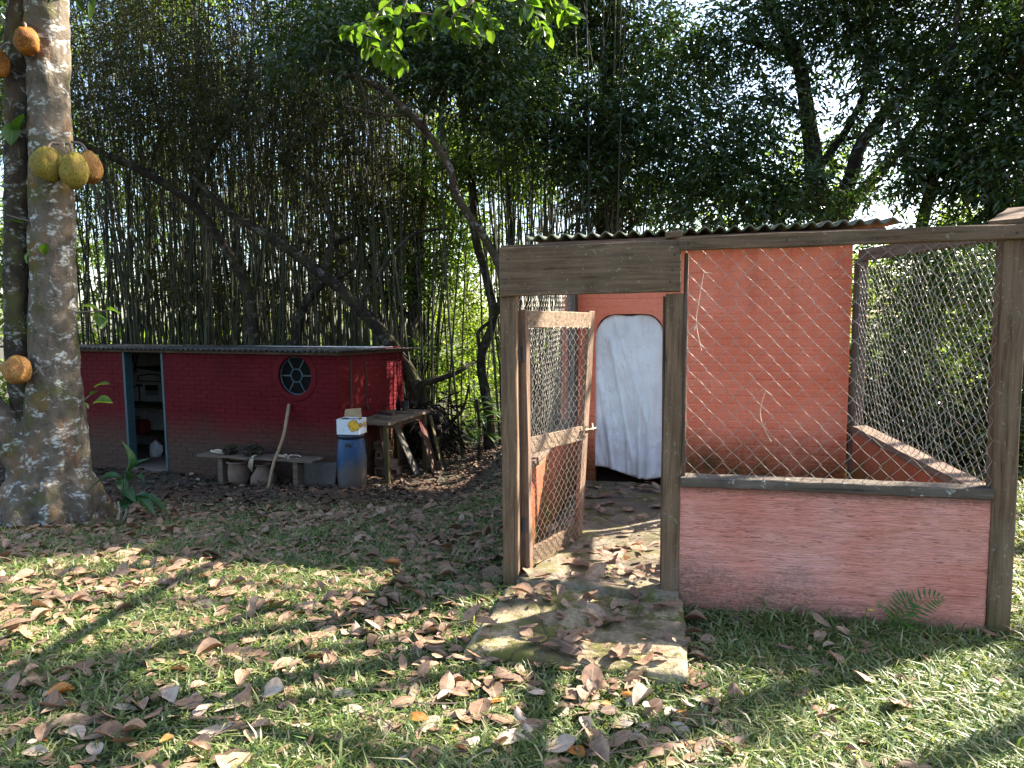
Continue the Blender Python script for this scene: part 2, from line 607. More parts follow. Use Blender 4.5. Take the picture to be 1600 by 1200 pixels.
M_['card'] = plain('brown cardboard', (0.36, 0.24, 0.13), 0.9, 0, 0.15)
M_['cloth_grey'] = plain('grey rag', (0.14, 0.13, 0.12), 0.95)
M_['clay'] = plain('old clay', (0.17, 0.11, 0.075), 0.9)
M_['block'] = plain('hollow clay block', (0.26, 0.17, 0.11), 0.9)
M_['slab'] = plain('dark leaning slab', (0.10, 0.085, 0.068), 0.9)
M_['stick'] = wood('peeled stick', (0.30, 0.20, 0.12), 'z', 0.0, 0.0)
M_['bamboo'] = mat_bamboo()
M_['barrel'] = mat_barrel()
M_['barrel_lid'] = plain('dark blue lid', (0.010, 0.018, 0.03), 0.5)
M_['bark_jack'] = mat_bark('jackfruit bark', (0.118, 0.095, 0.070), 0.8, 0.28, 0.75, 0.6)
M_['bark_shaded'] = mat_bark('mossy second stem bark with painted shade', (0.045, 0.036, 0.026), 0.45, 0.1, 0.6, 0.6)  # jackfruit bark darkened: shade from the main trunk painted into the base colour
M_['bark_dark'] = mat_bark('dark forest bark', (0.026, 0.020, 0.015), 0.15, 0, 0.35, 0.3)
M_['bark_pale'] = mat_bark('pale liana bark', (0.052, 0.037, 0.025), 0.35, 0.1, 0.3, 0.3)
M_['jack_green'] = mat_jackfruit('green jackfruit rind', (0.25, 0.19, 0.028), (0.34, 0.27, 0.05), (0.21, 0.125, 0.03))
M_['jack_brown'] = mat_jackfruit('ripe brown jackfruit rind', (0.40, 0.20, 0.055), (0.55, 0.33, 0.11), (0.25, 0.10, 0.03))
M_['jack_orange'] = mat_jackfruit('overripe orange jackfruit rind', (0.30, 0.11, 0.012), (0.42, 0.20, 0.03), (0.07, 0.03, 0.015))
M_['tree_leaf'] = leafmat('dark glossy leaf', [(0.020, 0.042, 0.012), (0.030, 0.058, 0.015), (0.050, 0.088, 0.019), (0.036, 0.055, 0.021)], 0.36, 0.28, None, 0.6)
M_['light_leaf'] = leafmat('mid green leaf', [(0.05, 0.10, 0.018), (0.075, 0.13, 0.022), (0.10, 0.16, 0.028), (0.13, 0.16, 0.03)], 0.45, 0.35)
M_['far_leaf'] = leafmat('sunlit far leaf', [(0.10, 0.17, 0.022), (0.16, 0.23, 0.028), (0.22, 0.26, 0.035), (0.13, 0.18, 0.04)], 0.55, 0.5)
M_['bamboo_leaf'] = leafmat('bamboo leaf', [(0.030, 0.042, 0.010), (0.046, 0.056, 0.014), (0.070, 0.064, 0.022), (0.10, 0.076, 0.038)], 0.40, 0.45)
M_['front_leaf'] = leafmat('bright backlit leaf', [(0.065, 0.125, 0.014), (0.09, 0.16, 0.018), (0.12, 0.19, 0.02), (0.10, 0.14, 0.02)], 0.55, 0.35, None, 0.5,
                           ((0.22, 0.28, 0.08), (0.06, 0.12, 0.015)))
M_['plant_leaf'] = leafmat('broad plant leaf', [(0.022, 0.075, 0.025), (0.035, 0.095, 0.03)], 0.3, 0.35, None, 0.5,
                           ((0.14, 0.20, 0.08), (0.03, 0.08, 0.022)))
M_['fern'] = leafmat('fern frond', [(0.05, 0.13, 0.025), (0.07, 0.16, 0.03)], 0.4, 0.5)
M_['dry_leaf'] = leafmat('dry leaf litter', [(0.20, 0.115, 0.066), (0.35, 0.220, 0.135), (0.27, 0.145, 0.080), (0.42, 0.29, 0.19), (0.10, 0.056, 0.034), (0.34, 0.205, 0.12)],
                         0.12, 0.6, (1.2, 0.9, 0.6), 0.3, ((0.46, 0.33, 0.24), (0.12, 0.075, 0.055)))
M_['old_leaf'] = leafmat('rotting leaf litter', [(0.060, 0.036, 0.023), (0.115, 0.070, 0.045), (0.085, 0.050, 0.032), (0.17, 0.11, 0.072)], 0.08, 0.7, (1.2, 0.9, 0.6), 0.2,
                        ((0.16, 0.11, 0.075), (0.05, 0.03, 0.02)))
M_['orange_leaf'] = leafmat('orange dry leaf', [(0.42, 0.16, 0.035), (0.50, 0.23, 0.05), (0.36, 0.12, 0.03)], 0.2, 0.5, (1.3, 0.9, 0.5), 0.3,
                            ((0.5, 0.3, 0.1), (0.2, 0.08, 0.02)))
M_['pale_leaf'] = leafmat('pale grey dry leaf', [(0.46, 0.36, 0.27), (0.40, 0.30, 0.22), (0.52, 0.42, 0.32)], 0.12, 0.6, (1.1, 0.95, 0.7), 0.3,
                          ((0.55, 0.45, 0.36), (0.28, 0.20, 0.155)))
M_['grass'] = leafmat('lawn grass', [(0.060, 0.110, 0.026), (0.085, 0.140, 0.032), (0.145, 0.190, 0.052), (0.22, 0.23, 0.09), (0.36, 0.32, 0.19)], 0.35, 0.45)
M_['twig'] = plain('grey twig', (0.14, 0.10, 0.07), 0.8)
M_['stem_green'] = plain('green stem', (0.05, 0.09, 0.03), 0.6)
M_['yellow'] = plain('yellow petal', (0.70, 0.50, 0.02), 0.6)
M_['straw'] = plain('dry tendril', (0.45, 0.36, 0.26), 0.8)


def mat_cloth():
    M = Mat('white cloth sheet')
    p = M.pos()
    w = M.noise(p, 3.0, 4, 0.6)
    d = M.noise(M.pos((9, 9, 1)), 2.2, 4, 0.6)
    s = M.noise(p, 55, 3, 0.6)
    c = M.ramp(w, [(0.3, (0.62, 0.62, 0.60)), (0.7, (0.80, 0.80, 0.79))])
    c = M.mix(M.math('MULTIPLY', M.val(d, 0.58, 0.70), 0.30), c, (0.42, 0.38, 0.32))
    c = M.mix(M.math('MULTIPLY', M.val(s, 0.70, 0.76), 0.5), c, (0.25, 0.22, 0.2))
    M.set(Base__Color=c, Roughness=0.9).bump(M.noise(M.pos((1.6, 1.6, 0.7)), 11, 6, 0.62, 1.2), 0.8, 0.03)
    return M.m


def mat_box():
    """white carton with dim print and a yellow fruit motif on its front"""
    M = Mat('printed white carton')
    o = M.pos((1, 1, 1), 'obj')
    s = M.sep(o)
    dx = M.math('SUBTRACT', s[0], 0.085)
    dz = M.math('SUBTRACT', s[2], 0.125)
    r = M.math('ADD', M.math('MULTIPLY', M.math('MULTIPLY', dx, dx), 0.75), M.math('MULTIPLY', dz, dz))
    nz = M.noise(o, 26, 3, 0.6)
    r = M.math('ADD', r, M.math('MULTIPLY', M.math('SUBTRACT', nz, 0.5), 0.012))
    line = M.noise(M.pos((60, 60, 260), 'obj'), 1.0, 2, 0.5)
    lm = M.math('MULTIPLY', M.val(line, 0.56, 0.60), M.val(s[0], 0.01, -0.01))
    c = M.mix(M.math('MULTIPLY', lm, 0.5), (0.70, 0.71, 0.72), (0.22, 0.25, 0.33))
    c = M.mix(M.val(r, 0.0068, 0.0055), c, (0.03, 0.03, 0.02))
    c = M.mix(M.val(r, 0.0052, 0.0045), c, (0.80, 0.42, 0.02))
    spots = M.noise(o, 60, 2, 0.5)
    c = M.mix(M.math('MULTIPLY', M.val(spots, 0.62, 0.66), M.val(r, 0.0062, 0.005)), c, (0.05, 0.04, 0.01))
    M.set(Base__Color=c, Roughness=0.75)
    return M.m


M_['cloth'] = mat_cloth()
M_['carton'] = mat_box()
Mg = Mat('dark window glass')
Mg.set(Base__Color=(0.005, 0.005, 0.005), Roughness=Mg.val(Mg.noise(Mg.pos(), 8, 4, 0.6), -0.2, 0.9), Specular__IOR__Level=0.05)
M_['glass'] = Mg.m
# ================================================================== GROUND
def axis_steps(a, b, fine0, fine1, fs, cs):
    out = list(np.arange(fine0, fine1 + 1e-6, fs))
    x = fine0
    st = fs
    while x > a:
        st = min(st * 1.35, cs)
        x -= st
        out.insert(0, max(x, a))
    x = out[-1]
    st = fs
    while x < b:
        st = min(st * 1.35, cs)
        x += st
        out.append(min(x, b))
    return np.unique(np.array(out))


gx = axis_steps(-300, 300, -7, 5, 0.09, 40)
gy = axis_steps(-120, 600, 1.2, 12, 0.09, 40)
GX, GY = np.meshgrid(gx, gy)
GZ = ground_z(GX, GY) + 0.012 * np.sin(GX * 7.3 + np.sin(GY * 5.1) * 2) * np.sin(GY * 6.7 + GX)
V = np.stack([GX, GY, GZ], -1).reshape(-1, 3)
nx, ny = len(gx), len(gy)
ii, jj = np.meshgrid(np.arange(nx - 1), np.arange(ny - 1))
a = (jj * nx + ii).ravel()
F = np.stack([a, a + 1, a + nx + 1, a + nx], 1)
ground = link('ground', mesh_np('ground', V, F, smoothed=True), M_['ground'])
tag(ground, kind='structure')


# ================================================================== BRICKWORK
_brick_cache = {}


def brick_mesh(w, h, mat, chamfer=0.006, depth=0.012):
    chamfer = min(chamfer, depth + 0.004)
    key = (round(w, 3), round(h, 3), mat.name)
    if key not in _brick_cache:
        c = chamfer
        lv = [(-w / 2, 0.01, -h / 2), (w / 2, 0.01, -h / 2), (w / 2, 0.01, h / 2), (-w / 2, 0.01, h / 2)]
        mv = [(x, -depth + c, z) for x, _, z in lv]
        fv = [(x - math.copysign(c, x), -depth, z - math.copysign(c, z)) for x, _, z in lv]
        fs = []
        for o in (0, 4):
            for k in range(4):
                fs.append((o + k, o + (k + 1) % 4, o + 4 + (k + 1) % 4, o + 4 + k))
        fs.append((8, 9, 10, 11))
        me = bpy.data.meshes.new('brick')
        me.from_pydata(lv + mv + fv, [], fs)
        me.materials.append(mat)
        _brick_cache[key] = me
    return _brick_cache[key]


def lay_bricks(parent, mat, x0, x1, z0, z1, blocked, limit, keep, wh=(0.215, 0.062), joint=0.009, xf=None, depth=0.012):
    """courses of bricks on the local plane y = 0, skipping blocked(zlo, zhi) -> [(a, b)];
    the ones that keep() prefers are objects of their own, the rest one joined part"""
    w, h = wh
    spots = []
    z = z0 + joint
    row = 0
    while z + h <= z1 + 1e-6:
        segs = [(x0, x1)]
        for (p, q) in blocked(z, z + h):
            segs = [s for (a_, b_) in segs for s in ((a_, min(b_, p)), (max(a_, q), b_)) if s[1] - s[0] > 0.03]
        for (a_, b_) in segs:
            st = math.floor((a_ - (row % 2) * (w + joint) / 2) / (w + joint)) * (w + joint) + (row % 2) * (w + joint) / 2
            while st < b_:
                l_, r_ = max(st, a_), min(st + w, b_)
                if r_ - l_ > 0.035:
                    spots.append(((l_ + r_) / 2, z + h / 2, round(r_ - l_, 2)))
                st += w + joint
        z += h + joint
        row += 1
    spots.sort(key=keep)
    rest = MB()
    for i, (cx, cz, bw) in enumerate(spots):
        dy = random.uniform(-0.5, 0.5) * min(0.005, depth)
        rz, ry = random.uniform(-0.3, 0.3) * min(0.02, depth), random.uniform(-0.010, 0.010)
        if i < limit:
            loc = (cx, dy, cz)
            rot = (0, ry, rz)
            if xf:
                loc, rot = xf(loc, rot)
            link('brick', brick_mesh(bw, h, mat, depth=depth), mat, parent, loc, rot)
        else:
            m = brick_mesh(bw, h, mat, depth=depth)
            mm = Matrix.Translation((cx, dy, cz)) @ Matrix.Rotation(ry, 4, 'Y')
            vs = [mm @ v.co for v in m.vertices]
            if xf:
                vs = [Vector(xf(v, (0, 0, 0))[0]) for v in vs]
            rest.add(vs, [tuple(p.vertices) for p in m.polygons])
    if rest.v:
        me = bpy.data.meshes.new('brickwork')
        me.from_pydata(rest.v, [], rest.f)
        o = link('brickwork', me, mat, parent)
        o['kind'] = 'stuff'


def corrugated(x0, x1, y0, y1, zf, zb, pitch, amp, th, ragged=0.0, skew=0.0):
    """a wavy sheet; zf is the height of its front edge, zb of the back edge"""
    mb = MB()
    n = int((x1 - x0) / pitch * 8)
    rows = [0, 0.15, 0.5, 1.0]
    top = []
    for r_ in rows:
        for i in range(n + 1):
            x = x0 + (x1 - x0) * i / n
            j = ragged * math.sin(x * 3.1) * (1 - r_)
            y = y0 + (y1 - y0) * r_ + j
            z = zf + (zb - zf) * r_ + amp * math.cos(2 * math.pi * (x - x0) / pitch) + skew * (x - x0)
            top.append((x, y, z))
    m = n + 1
    bot = [(x, y, z - th) for x, y, z in top]
    k = len(top)
    fs = []
    for r_ in range(len(rows) - 1):
        for i in range(n):
            a_ = r_ * m + i
            fs.append((a_, a_ + 1, a_ + m + 1, a_ + m))
            fs.append((k + a_, k + a_ + m, k + a_ + m + 1, k + a_ + 1))
    for i in range(n):
        fs.append((i, k + i, k + i + 1, i + 1))
        b_ = (len(rows) - 1) * m + i
        fs.append((b_, b_ + 1, k + b_ + 1, k + b_))
    for r_ in range(len(rows) - 1):
        a_ = r_ * m
        fs.append((a_, a_ + m, k + a_ + m, k + a_))
        a_ = r_ * m + n
        fs.append((a_, k + a_, k + a_ + m, a_ + m))
    mb.add(top + bot, fs)
    return mb


# ================================================================== PINK HOUSE
ENC_RZ = R(-13.62)
ENC_O = Vector((-0.05, 4.058, 0))
D = 2.5                                        # depth of the run; the house wall stands there
house = empty('pink_house', ENC_O + Matrix.Rotation(ENC_RZ, 3, 'Z') @ Vector((1.15, D, 0)), ENC_RZ)
tag(house, 'salmon pink painted brick outhouse with mossy corrugated roof and arched doorway', 'house')
# local frame: x from the middle of the wall, y = 0 is the front face of the mortar
HX0, HX1 = -1.23, 1.20
arch_l, arch_r, arch_sh, arch_top = -0.925, -0.315, 1.44, 1.635


def arch_pts():
    pts = [(arch_l, -0.2), (arch_l, arch_sh)]
    for i in range(1, 8):
        t = i / 8 * math.pi / 2
        pts.append((arch_l + 0.155 * (1 - math.cos(t)), arch_sh + (arch_top - arch_sh) * math.sin(t)))
    pts += [(arch_l + 0.17, arch_top + 0.003), (arch_r - 0.17, arch_top + 0.003)]
    for i in range(7, 0, -1):
        t = i / 8 * math.pi / 2
        pts.append((arch_r - 0.155 * (1 - math.cos(t)), arch_sh + (arch_top - arch_sh) * math.sin(t)))
    pts += [(arch_r, arch_sh), (arch_r, -0.2)]
    return pts


outer = [(HX0, -0.2)] + arch_pts() + [(HX1, -0.2), (HX1, 2.24), (HX0, 2.24)]
MB().plate(outer, [], 0.0, 0.14).build('wall', M_['pink'], house)
MB().box((HX0, 0.142, -0.5), (HX0 + 0.14, 2.3, 2.2)).build('side_wall', M_['pink'], house)
MB().box((HX1 - 0.14, 0.142, -0.3), (HX1, 2.3, 2.2)).build('side_wall', M_['pink'], house)
MB().box((HX0 + 0.14, 2.16, -0.6), (HX1 - 0.14, 2.3, 2.2)).build('back_wall', M_['pink'], house)
MB().box((HX0 + 0.142, 0.142, -0.3), (HX1 - 0.142, 2.158, 0.06)).build('house_floor', M_['inner_floor'], house)


def arch_block(za, zb):
    if za > arch_top + 0.02:
        return []
    if zb < arch_sh:
        return [(arch_l - 0.001, arch_r + 0.001)]
    t = min(1.0, max(0.0, (za - arch_sh) / (arch_top - arch_sh)))
    ins = 0.155 * (1 - math.sqrt(max(0, 1 - t * t)))
    return [(arch_l + ins, arch_r - ins)]


lay_bricks(house, M_['pink'], HX0 + 0.004, HX1 - 0.004, 0.06, 2.19, arch_block, 300, lambda s: -s[2], depth=0.003)
corrugated(-1.52, 1.50, -0.24, 2.6, 2.315, 2.50, 0.118, 0.021, 0.012, 0.01, 0.012).build('roof', M_['roof_green'], house, smoothed=True)
MB().beam((-1.38, -0.17, 2.235), (1.40, -0.17, 2.265), 0.03, 0.075, seg=6, rough=0.003).build('fascia', M_['fascia'], house, 0.004)
for x in (-1.1, -0.3, 0.5, 1.15):
    MB().box((x - 0.03, -0.15, 2.235), (x + 0.03, 2.3, 2.285)).build('rafter', M_['dark_wood'], house)

# white cloth hung in the doorway
nu, nv = 46, 70
V, F = [], []
for j in range(nv + 1):
    t = j / nv
    for i in range(nu + 1):
        s = i / nu
        bottom = 0.20 - 0.045 * s + 0.02 * math.sin(s * 7) + 0.05 * (1 - s) ** 3
        ztop = arch_sh + 0.005 + (arch_top - arch_sh - 0.004) * (1 - abs(2 * s - 1) ** 4.5) - 0.016 * math.sin(s * math.pi) ** 10
        z = ztop + (bottom - ztop) * t
        hw = (arch_r - arch_l) / 2 + 0.012
        x = (arch_l + arch_r) / 2 + (2 * s - 1) * hw * (1 - 0.03 * t)
        fold = 0.012 * math.sin(s * 15 + 2.2 * t + 1.5 * math.sin(t * 3)) * (0.2 + t)
        for s0, sk, wd, am, t0, t1 in ((0.22, 0.42, 0.05, 0.032, 0.12, 1.0), (0.62, 0.05, 0.045, 0.035, 0.35, 1.3), (0.30, 0.75, 0.035, 0.016, 0.05, 0.7), (0.05, 0.30, 0.05, 0.024, 0.3, 1.2),
                                       (0.85, -0.12, 0.05, 0.022, 0.2, 1.2), (0.45, 0.10, 0.03, 0.014, 0.6, 1.3), (0.75, 0.10, 0.03, 0.016, 0.55, 1.3), (0.12, 0.95, 0.03, 0.010, 0.1, 0.8)):
            if t0 < t < t1:
                dd = abs(s - s0 - sk * (t - t0)) / wd
                fold += 1.5 * am * max(0, 1 - dd) ** 1.3 * math.sin(math.pi * (t - t0) / (t1 - t0)) ** 0.6
        fold += 0.014 * (1 - 2 * abs(mnoise.noise((s * 5 - t * 2, t * 3.4, 1.3)))) + 0.007 * mnoise.noise((s * 13, t * 16, 2))
        V.append((x, 0.05 - fold - 0.03 * t, z))
F = [(j * (nu + 1) + i, j * (nu + 1) + i + 1, (j + 1) * (nu + 1) + i + 1, (j + 1) * (nu + 1) + i) for j in range(nv) for i in range(nu)]
me = mesh_np('cloth_curtain', np.array(V), np.array(F), smoothed=True)
cl = link('cloth_curtain', me, M_['cloth'])
cl.location = house.location
cl.rotation_euler = house.rotation_euler
sol = cl.modifiers.new('thickness', 'SOLIDIFY')
sol.thickness = 0.004
tag(cl, 'creased white cloth sheet hanging as a curtain in the pink arched doorway', 'curtain')

# ================================================================== FENCED RUN
run = empty('fenced_run', ENC_O, ENC_RZ)
tag(run, 'wooden framed chain link run with low pink wall built onto the pink house', 'fenced run')
XR, XB = 2.50, 2.36                           # right side at the front and at the back


def wood_part(name, a_, b_, w_, d_, mat, parent=run, up=(0, 1, 0), seg=8, rough=0.0025, bevel=0.005):
    return MB().beam(a_, b_, w_, d_, up, seg, rough).build(name, M_[mat], parent, bevel)


# posts (wide face to the front)
wood_part('post', (0.045, 0, -0.06), (0.040, 0, 1.985), 0.092, 0.085, 'wood_z')
wood_part('post', (0.945, 0.0, -0.06), (0.955, 0.0, 1.73), 0.095, 0.075, 'wood_z')
wood_part('post', (2.545, 0.0, -0.12), (2.535, 0.0, 2.005), 0.105, 0.10, 'wood_z')
wood_part('post', (XB + 0.04, D - 0.075, 0.0), (XB + 0.04, D - 0.075, 2.06), 0.09, 0.10, 'dark_wood')
wood_part('post', (0.03, D - 0.075, -0.1), (0.03, D - 0.075, 2.06), 0.08, 0.10, 'dark_wood')
wood_part('door_stop', (0.899, 0.045, 0.1), (0.902, 0.045, 1.72), 0.02, 0.03, 'dark_wood')
wood_part('corner_strip', (1.008, -0.012, 0.72), (1.012, -0.012, 1.94), 0.022, 0.05, 'dark_wood')
# head board over the gate and the rails
MB().beam((0.0, -0.056, 1.862), (0.985, -0.056, 1.872), 0.27, 0.026, (0, 1, 0), 10, 0.002).build('head_board', M_['wood_x'], run, 0.005)
MB().beam((0.0, -0.012, 1.995), (0.96, -0.012, 2.003), 0.03, 0.05, (0, 1, 0), 6, 0.003).build('top_rail', M_['wood_x'], run, 0.004)
MB().beam((0.972, -0.062, 1.985), (2.60, -0.062, 1.992), 0.072, 0.04, (0, 1, 0), 10, 0.003).build('top_rail', M_['wood_x'], run, 0.005)
wood_part('side_rail', (2.545, 0.05, 2.015), (XB + 0.05, D - 0.02, 2.095), 0.05, 0.09, 'wood_y', up=(0, 0, 1))
wood_part('side_rail', (0.045, 0.05, 1.93), (0.03, D - 0.02, 2.05), 0.05, 0.07, 'wood_y', up=(0, 0, 1))
wood_part('rail_cleat', (0.90, -0.035, 2.035), (0.99, -0.035, 2.04), 0.035, 0.06, 'wood_x', seg=2)
MB().beam((2.50, -0.02, 2.045), (2.68, 0.25, 2.14), 0.16, 0.02, (0, 0, 1), 4, 0.004).build('corner_cap', M_['wood_x'], run, 0.003)
MB().beam((2.60, -0.045, 1.93), (2.60, -0.045, 2.08), 0.06, 0.05, (0, 1, 0), 3, 0.004).build('post_block', M_['wood_z'], run, 0.004)


for (x, z) in ((0.03, 1.80), (0.05, 1.93), (0.93, 1.79), (0.95, 1.93), (0.94, 1.85)):
    MB().tube([(x, -0.066, z), (x, -0.0715, z)], 0.0055, 8).build('nail', M_['black'], run)
for x in (1.02, 1.5, 2.0, 2.52):
    MB().tube([(x, -0.078, 1.985), (x, -0.0855, 1.985)], 0.005, 8).build('nail', M_['black'], run)


# low walls: front one is raked plaster, modelled as a dense lumpy slab
def lumpy_wall(name, a_, b_, z0f, z1, th, mat, nseg, nrow, amp):
    a_, b_ = Vector(a_), Vector(b_)
    t = (b_ - a_).normalized()
    nn = Vector((t.y, -t.x, 0))
    ln = (b_ - a_).length
    V, F = [], []
    for side in (0, 1):
        for j in range(nrow + 1):
            for i in range(nseg + 1):
                s = i / nseg
                z = z0f(s) + (z1 - z0f(s)) * j / nrow
                p = a_ + t * (ln * s)
                if side == 0:
                    rk = mnoise.noise((s * ln * 2.6, z * 30 + 1.6 * mnoise.noise((s * 4, z * 3, 5)), 2.0))
                    dsp = amp * (rk + 0.8 * mnoise.noise((s * ln * 9, z * 9, 4)) + 0.9 * mnoise.noise((s * ln * 2, z * 3, 7)))
                    edge = min(i, nseg - i, j, nrow - j)
                    dsp -= 0.008 if edge == 0 else 0
                    q = p + nn * (th / 2 + dsp)
                else:
                    q = p - nn * (th / 2 + amp * mnoise.noise((s * ln * 5, z * 5, 9)))
                V.append((q.x, q.y, z))
    m = nseg + 1
    k = m * (nrow + 1)
    for j in range(nrow):
        for i in range(nseg):
            q = j * m + i
            F.append((q, q + 1, q + m + 1, q + m))
            F.append((k + q, k + q + m, k + q + m + 1, k + q + 1))
    for i in range(nseg):
        F.append((i, k + i, k + i + 1, i + 1))
        q = nrow * m + i
        F.append((q, q + 1, k + q + 1, k + q))
    for j in range(nrow):
        q = j * m
        F.append((q, q + m, k + q + m, k + q))
        q = j * m + nseg
        F.append((q, k + q, k + q + m, q + m))
    o = link(name, mesh_np(name, np.array(V), np.array(F)), M_[mat], run)
    return o


lumpy_wall('low_wall', (0.994, 0.0, 0), (2.492, 0.0, 0), lambda s: -0.06 - 0.06 * s, 0.695, 0.085, 'plaster', 170, 110, 0.006)
lumpy_wall('side_low_wall', (2.545, 0.055, 0), (XB + 0.05, D - 0.03, 0), lambda s: -0.12, 0.655, 0.09, 'inner_pink', 60, 26, 0.004)
lumpy_wall('side_low_wall', (0.035, D - 0.03, 0), (0.045, 0.05, 0), lambda s: -0.35, 0.655, 0.08, 'inner_pink', 60, 26, 0.004)
MB().beam((0.994, -0.012, 0.722), (2.488, -0.012, 0.727), 0.05, 0.115, (0, 1, 0), 16, 0.003).build('sill', M_['sill'], run, 0.004)
MB().beam((2.535, 0.055, 0.682), (XB + 0.05, D - 0.13, 0.682), 0.13, 0.05, (0, 0, 1), 12, 0.003).build('side_sill', M_['wood_y'], run, 0.004)
MB().beam((0.045, 0.05, 0.682), (0.035, D - 0.13, 0.682), 0.11, 0.05, (0, 0, 1), 12, 0.003).build('side_sill', M_['wood_y'], run, 0.004)
# floor slab inside
fl = MB()
nfx, nfy = 40, 40
V, F = [], []
for j in range(nfy + 1):
    for i in range(nfx + 1):
        x = 0.09 + (2.44 - 0.09) * i / nfx
        y = -0.10 + (D - 0.006 + 0.10) * j / nfy
        if x > 0.99:
            y = max(y, 0.05)
        if j == 0:
            y += 0.02 * mnoise.noise((x * 5, 0, 3))
        z = 0.112 + 0.02 * mnoise.noise((x * 1.6, y * 1.6, 0)) + 0.006 * mnoise.noise((x * 8, y * 8, 0))
        V.append((x, y, z))
k = len(V)
V += [(x, y, -0.15) for x, y, z in V]
m = nfx + 1
for j in range(nfy):
    for i in range(nfx):
        q = j * m + i
        F.append((q, q + 1, q + m + 1, q + m))
for i in range(nfx):
    F.append((i, k + i, k + i + 1, i + 1))
for j in range(nfy):
    q = j * m
    F.append((q, q + m, k + q + m, k + q))
link('floor_slab', mesh_np('floor_slab', np.array(V), np.array(F)), M_['floor'], run)


def chain_link(Pfn, nrm, W, Hh, p, r, parent, name='wire', s0=0.0, sag=0.009):
    """zigzag wires hooked into one another over a W x Hh panel; Pfn(s, t) gives the point"""
    nw = int(round(W / (p / 2))) + 1
    for k in range(nw):
        base = k * W / (nw - 1)
        pts = []
        nj = int(Hh / (p / 2))
        ph = random.uniform(-1, 1) * sag
        for j in range(nj + 1):
            t = j * Hh / nj
            sg = 1 if (j + k) % 2 == 0 else -1
            s = base + sg * (p / 4 + r * 0.9) + ph * math.sin(t * 3 + k)
            s = min(max(s, 0.0), W)
            q = Vector(Pfn(s, t)) + Vector(nrm) * (r * 0.9 * sg)
            if j > 0:
                mid = Vector(Pfn((prev_s * 0.5 + s * 0.5), (t + prev_t) / 2)) + Vector(nrm) * (r * 1.3 * (1 if sg > 0 else -1) + 0.5 * ph)
                pts.append(mid)
            pts.append(q)
            prev_s, prev_t = s, t
        mb = MB().tube(pts, r, 5, True)
        mb.build(name, M_['wire'], parent, smoothed=True)


def bulge(s, t, W, H_):
    return 0.022 * math.sin(math.pi * s / W) * math.sin(math.pi * t / H_) + 0.028 * mnoise.noise((s * 2.2, t * 2.2, 3.1))


chain_link(lambda s, t: (1.0 + s, -0.020 - bulge(s, t, 1.49, 1.23) * 0.8, 0.735 + t), (0, -1, 0), 1.49, 1.235, 0.0965, 0.0016, run)
SA, SB_ = Vector((2.535, 0.06, 0)), Vector((XB + 0.045, D - 0.12, 0))
sl_ = (SB_ - SA).length
sd_ = (SB_ - SA) / sl_
chain_link(lambda s, t: tuple(SA + sd_ * s + Vector((-0.03 + bulge(s, t, sl_, 1.3), 0, 0.70 + t * (1 + 0.03 * s / sl_)))), (-1, 0, 0), sl_, 1.29, 0.085, 0.0015, run)
chain_link(lambda s, t: (0.055 + bulge(s, t, 2.3, 1.3), 0.06 + s, 0.70 + t * (1 + 0.02 * s)), (1, 0, 0), 2.3, 1.24, 0.07, 0.0014, run)

# the gate, sagging open into the run
gate = MB().beam((0.118, 0.062, 0.115), (0.102, 0.066, 1.655), 0.062, 0.04, (0.35, 1, 0), 8, 0.002).build('gate', M_['gate_z'], run, 0.004)
GW = 0.70
GZ0, GZ1 = 0.13, 1.655


def gpt(s, z, off=0.0):
    f = (z - GZ0) / (GZ1 - GZ0)
    ang = R(73 - 9.5 * f)
    hx = 0.118 - 0.016 * f
    dx, dy = math.cos(ang), math.sin(ang)
    return Vector((hx + dx * s + dy * off, 0.066 + dy * s - dx * off, z - 0.015 * s))


MB().beam(gpt(GW, 0.10), gpt(GW, 1.66), 0.028, 0.075, gpt(1, 0.9) - gpt(0, 0.9), 8, 0.002).build('stile', M_['gate_z'], gate, 0.004)
MB().beam(gpt(0.0, GZ1 - 0.055, 0.024), gpt(GW - 0.03, GZ1 - 0.055, 0.016), 0.10, 0.022, gpt(0, 1, 1) - gpt(0, 1), 6, 0.002).build('gate_rail', M_['gate_x'], gate, 0.004)
MB().beam(gpt(0.02, 0.86, 0.004), gpt(GW - 0.03, 0.86, 0.004), 0.095, 0.022, gpt(0, 1, 1) - gpt(0, 1), 6, 0.002).build('gate_rail', M_['gate_x'], gate, 0.004)
MB().beam(gpt(0.02, 0.185, 0.004), gpt(GW - 0.03, 0.185, 0.004), 0.12, 0.022, gpt(0, 1, 1) - gpt(0, 1), 6, 0.002).build('gate_rail', M_['wood_x'], gate, 0.004)
gn = (gpt(0, 1, 1) - gpt(0, 1)).normalized()
chain_link(lambda s, t: tuple(gpt(0.03 + s, 0.16 + t, 0.030 + 0.008 * mnoise.noise((s * 4, t * 4, 8)))), gn, GW - 0.06, 1.40, 0.064, 0.0015, gate)
la = MB()
la.tube([gpt(GW - 0.06, 0.885, 0.04), gpt(GW + 0.06, 0.885, 0.05)], 0.007, 6)
la.tube([gpt(GW - 0.01, 0.84, 0.045), gpt(GW - 0.01, 0.885, 0.07), gpt(GW + 0.02, 0.92, 0.045)], 0.006, 6)
la.beam(gpt(GW - 0.03, 0.86, 0.035), gpt(GW - 0.03, 0.91, 0.035), 0.04, 0.006, gn)
la.build('latch', M_['brass'], gate)
for z in (0.4, 1.4):
    MB().beam(gpt(-0.03, z - 0.04, 0.0), gpt(-0.03, z + 0.04, 0.0), 0.03, 0.012, gn).tube([gpt(-0.022, z - 0.05, 0.02), gpt(-0.022, z + 0.05, 0.02)], 0.006, 6).build('hinge', M_['steel'], gate)

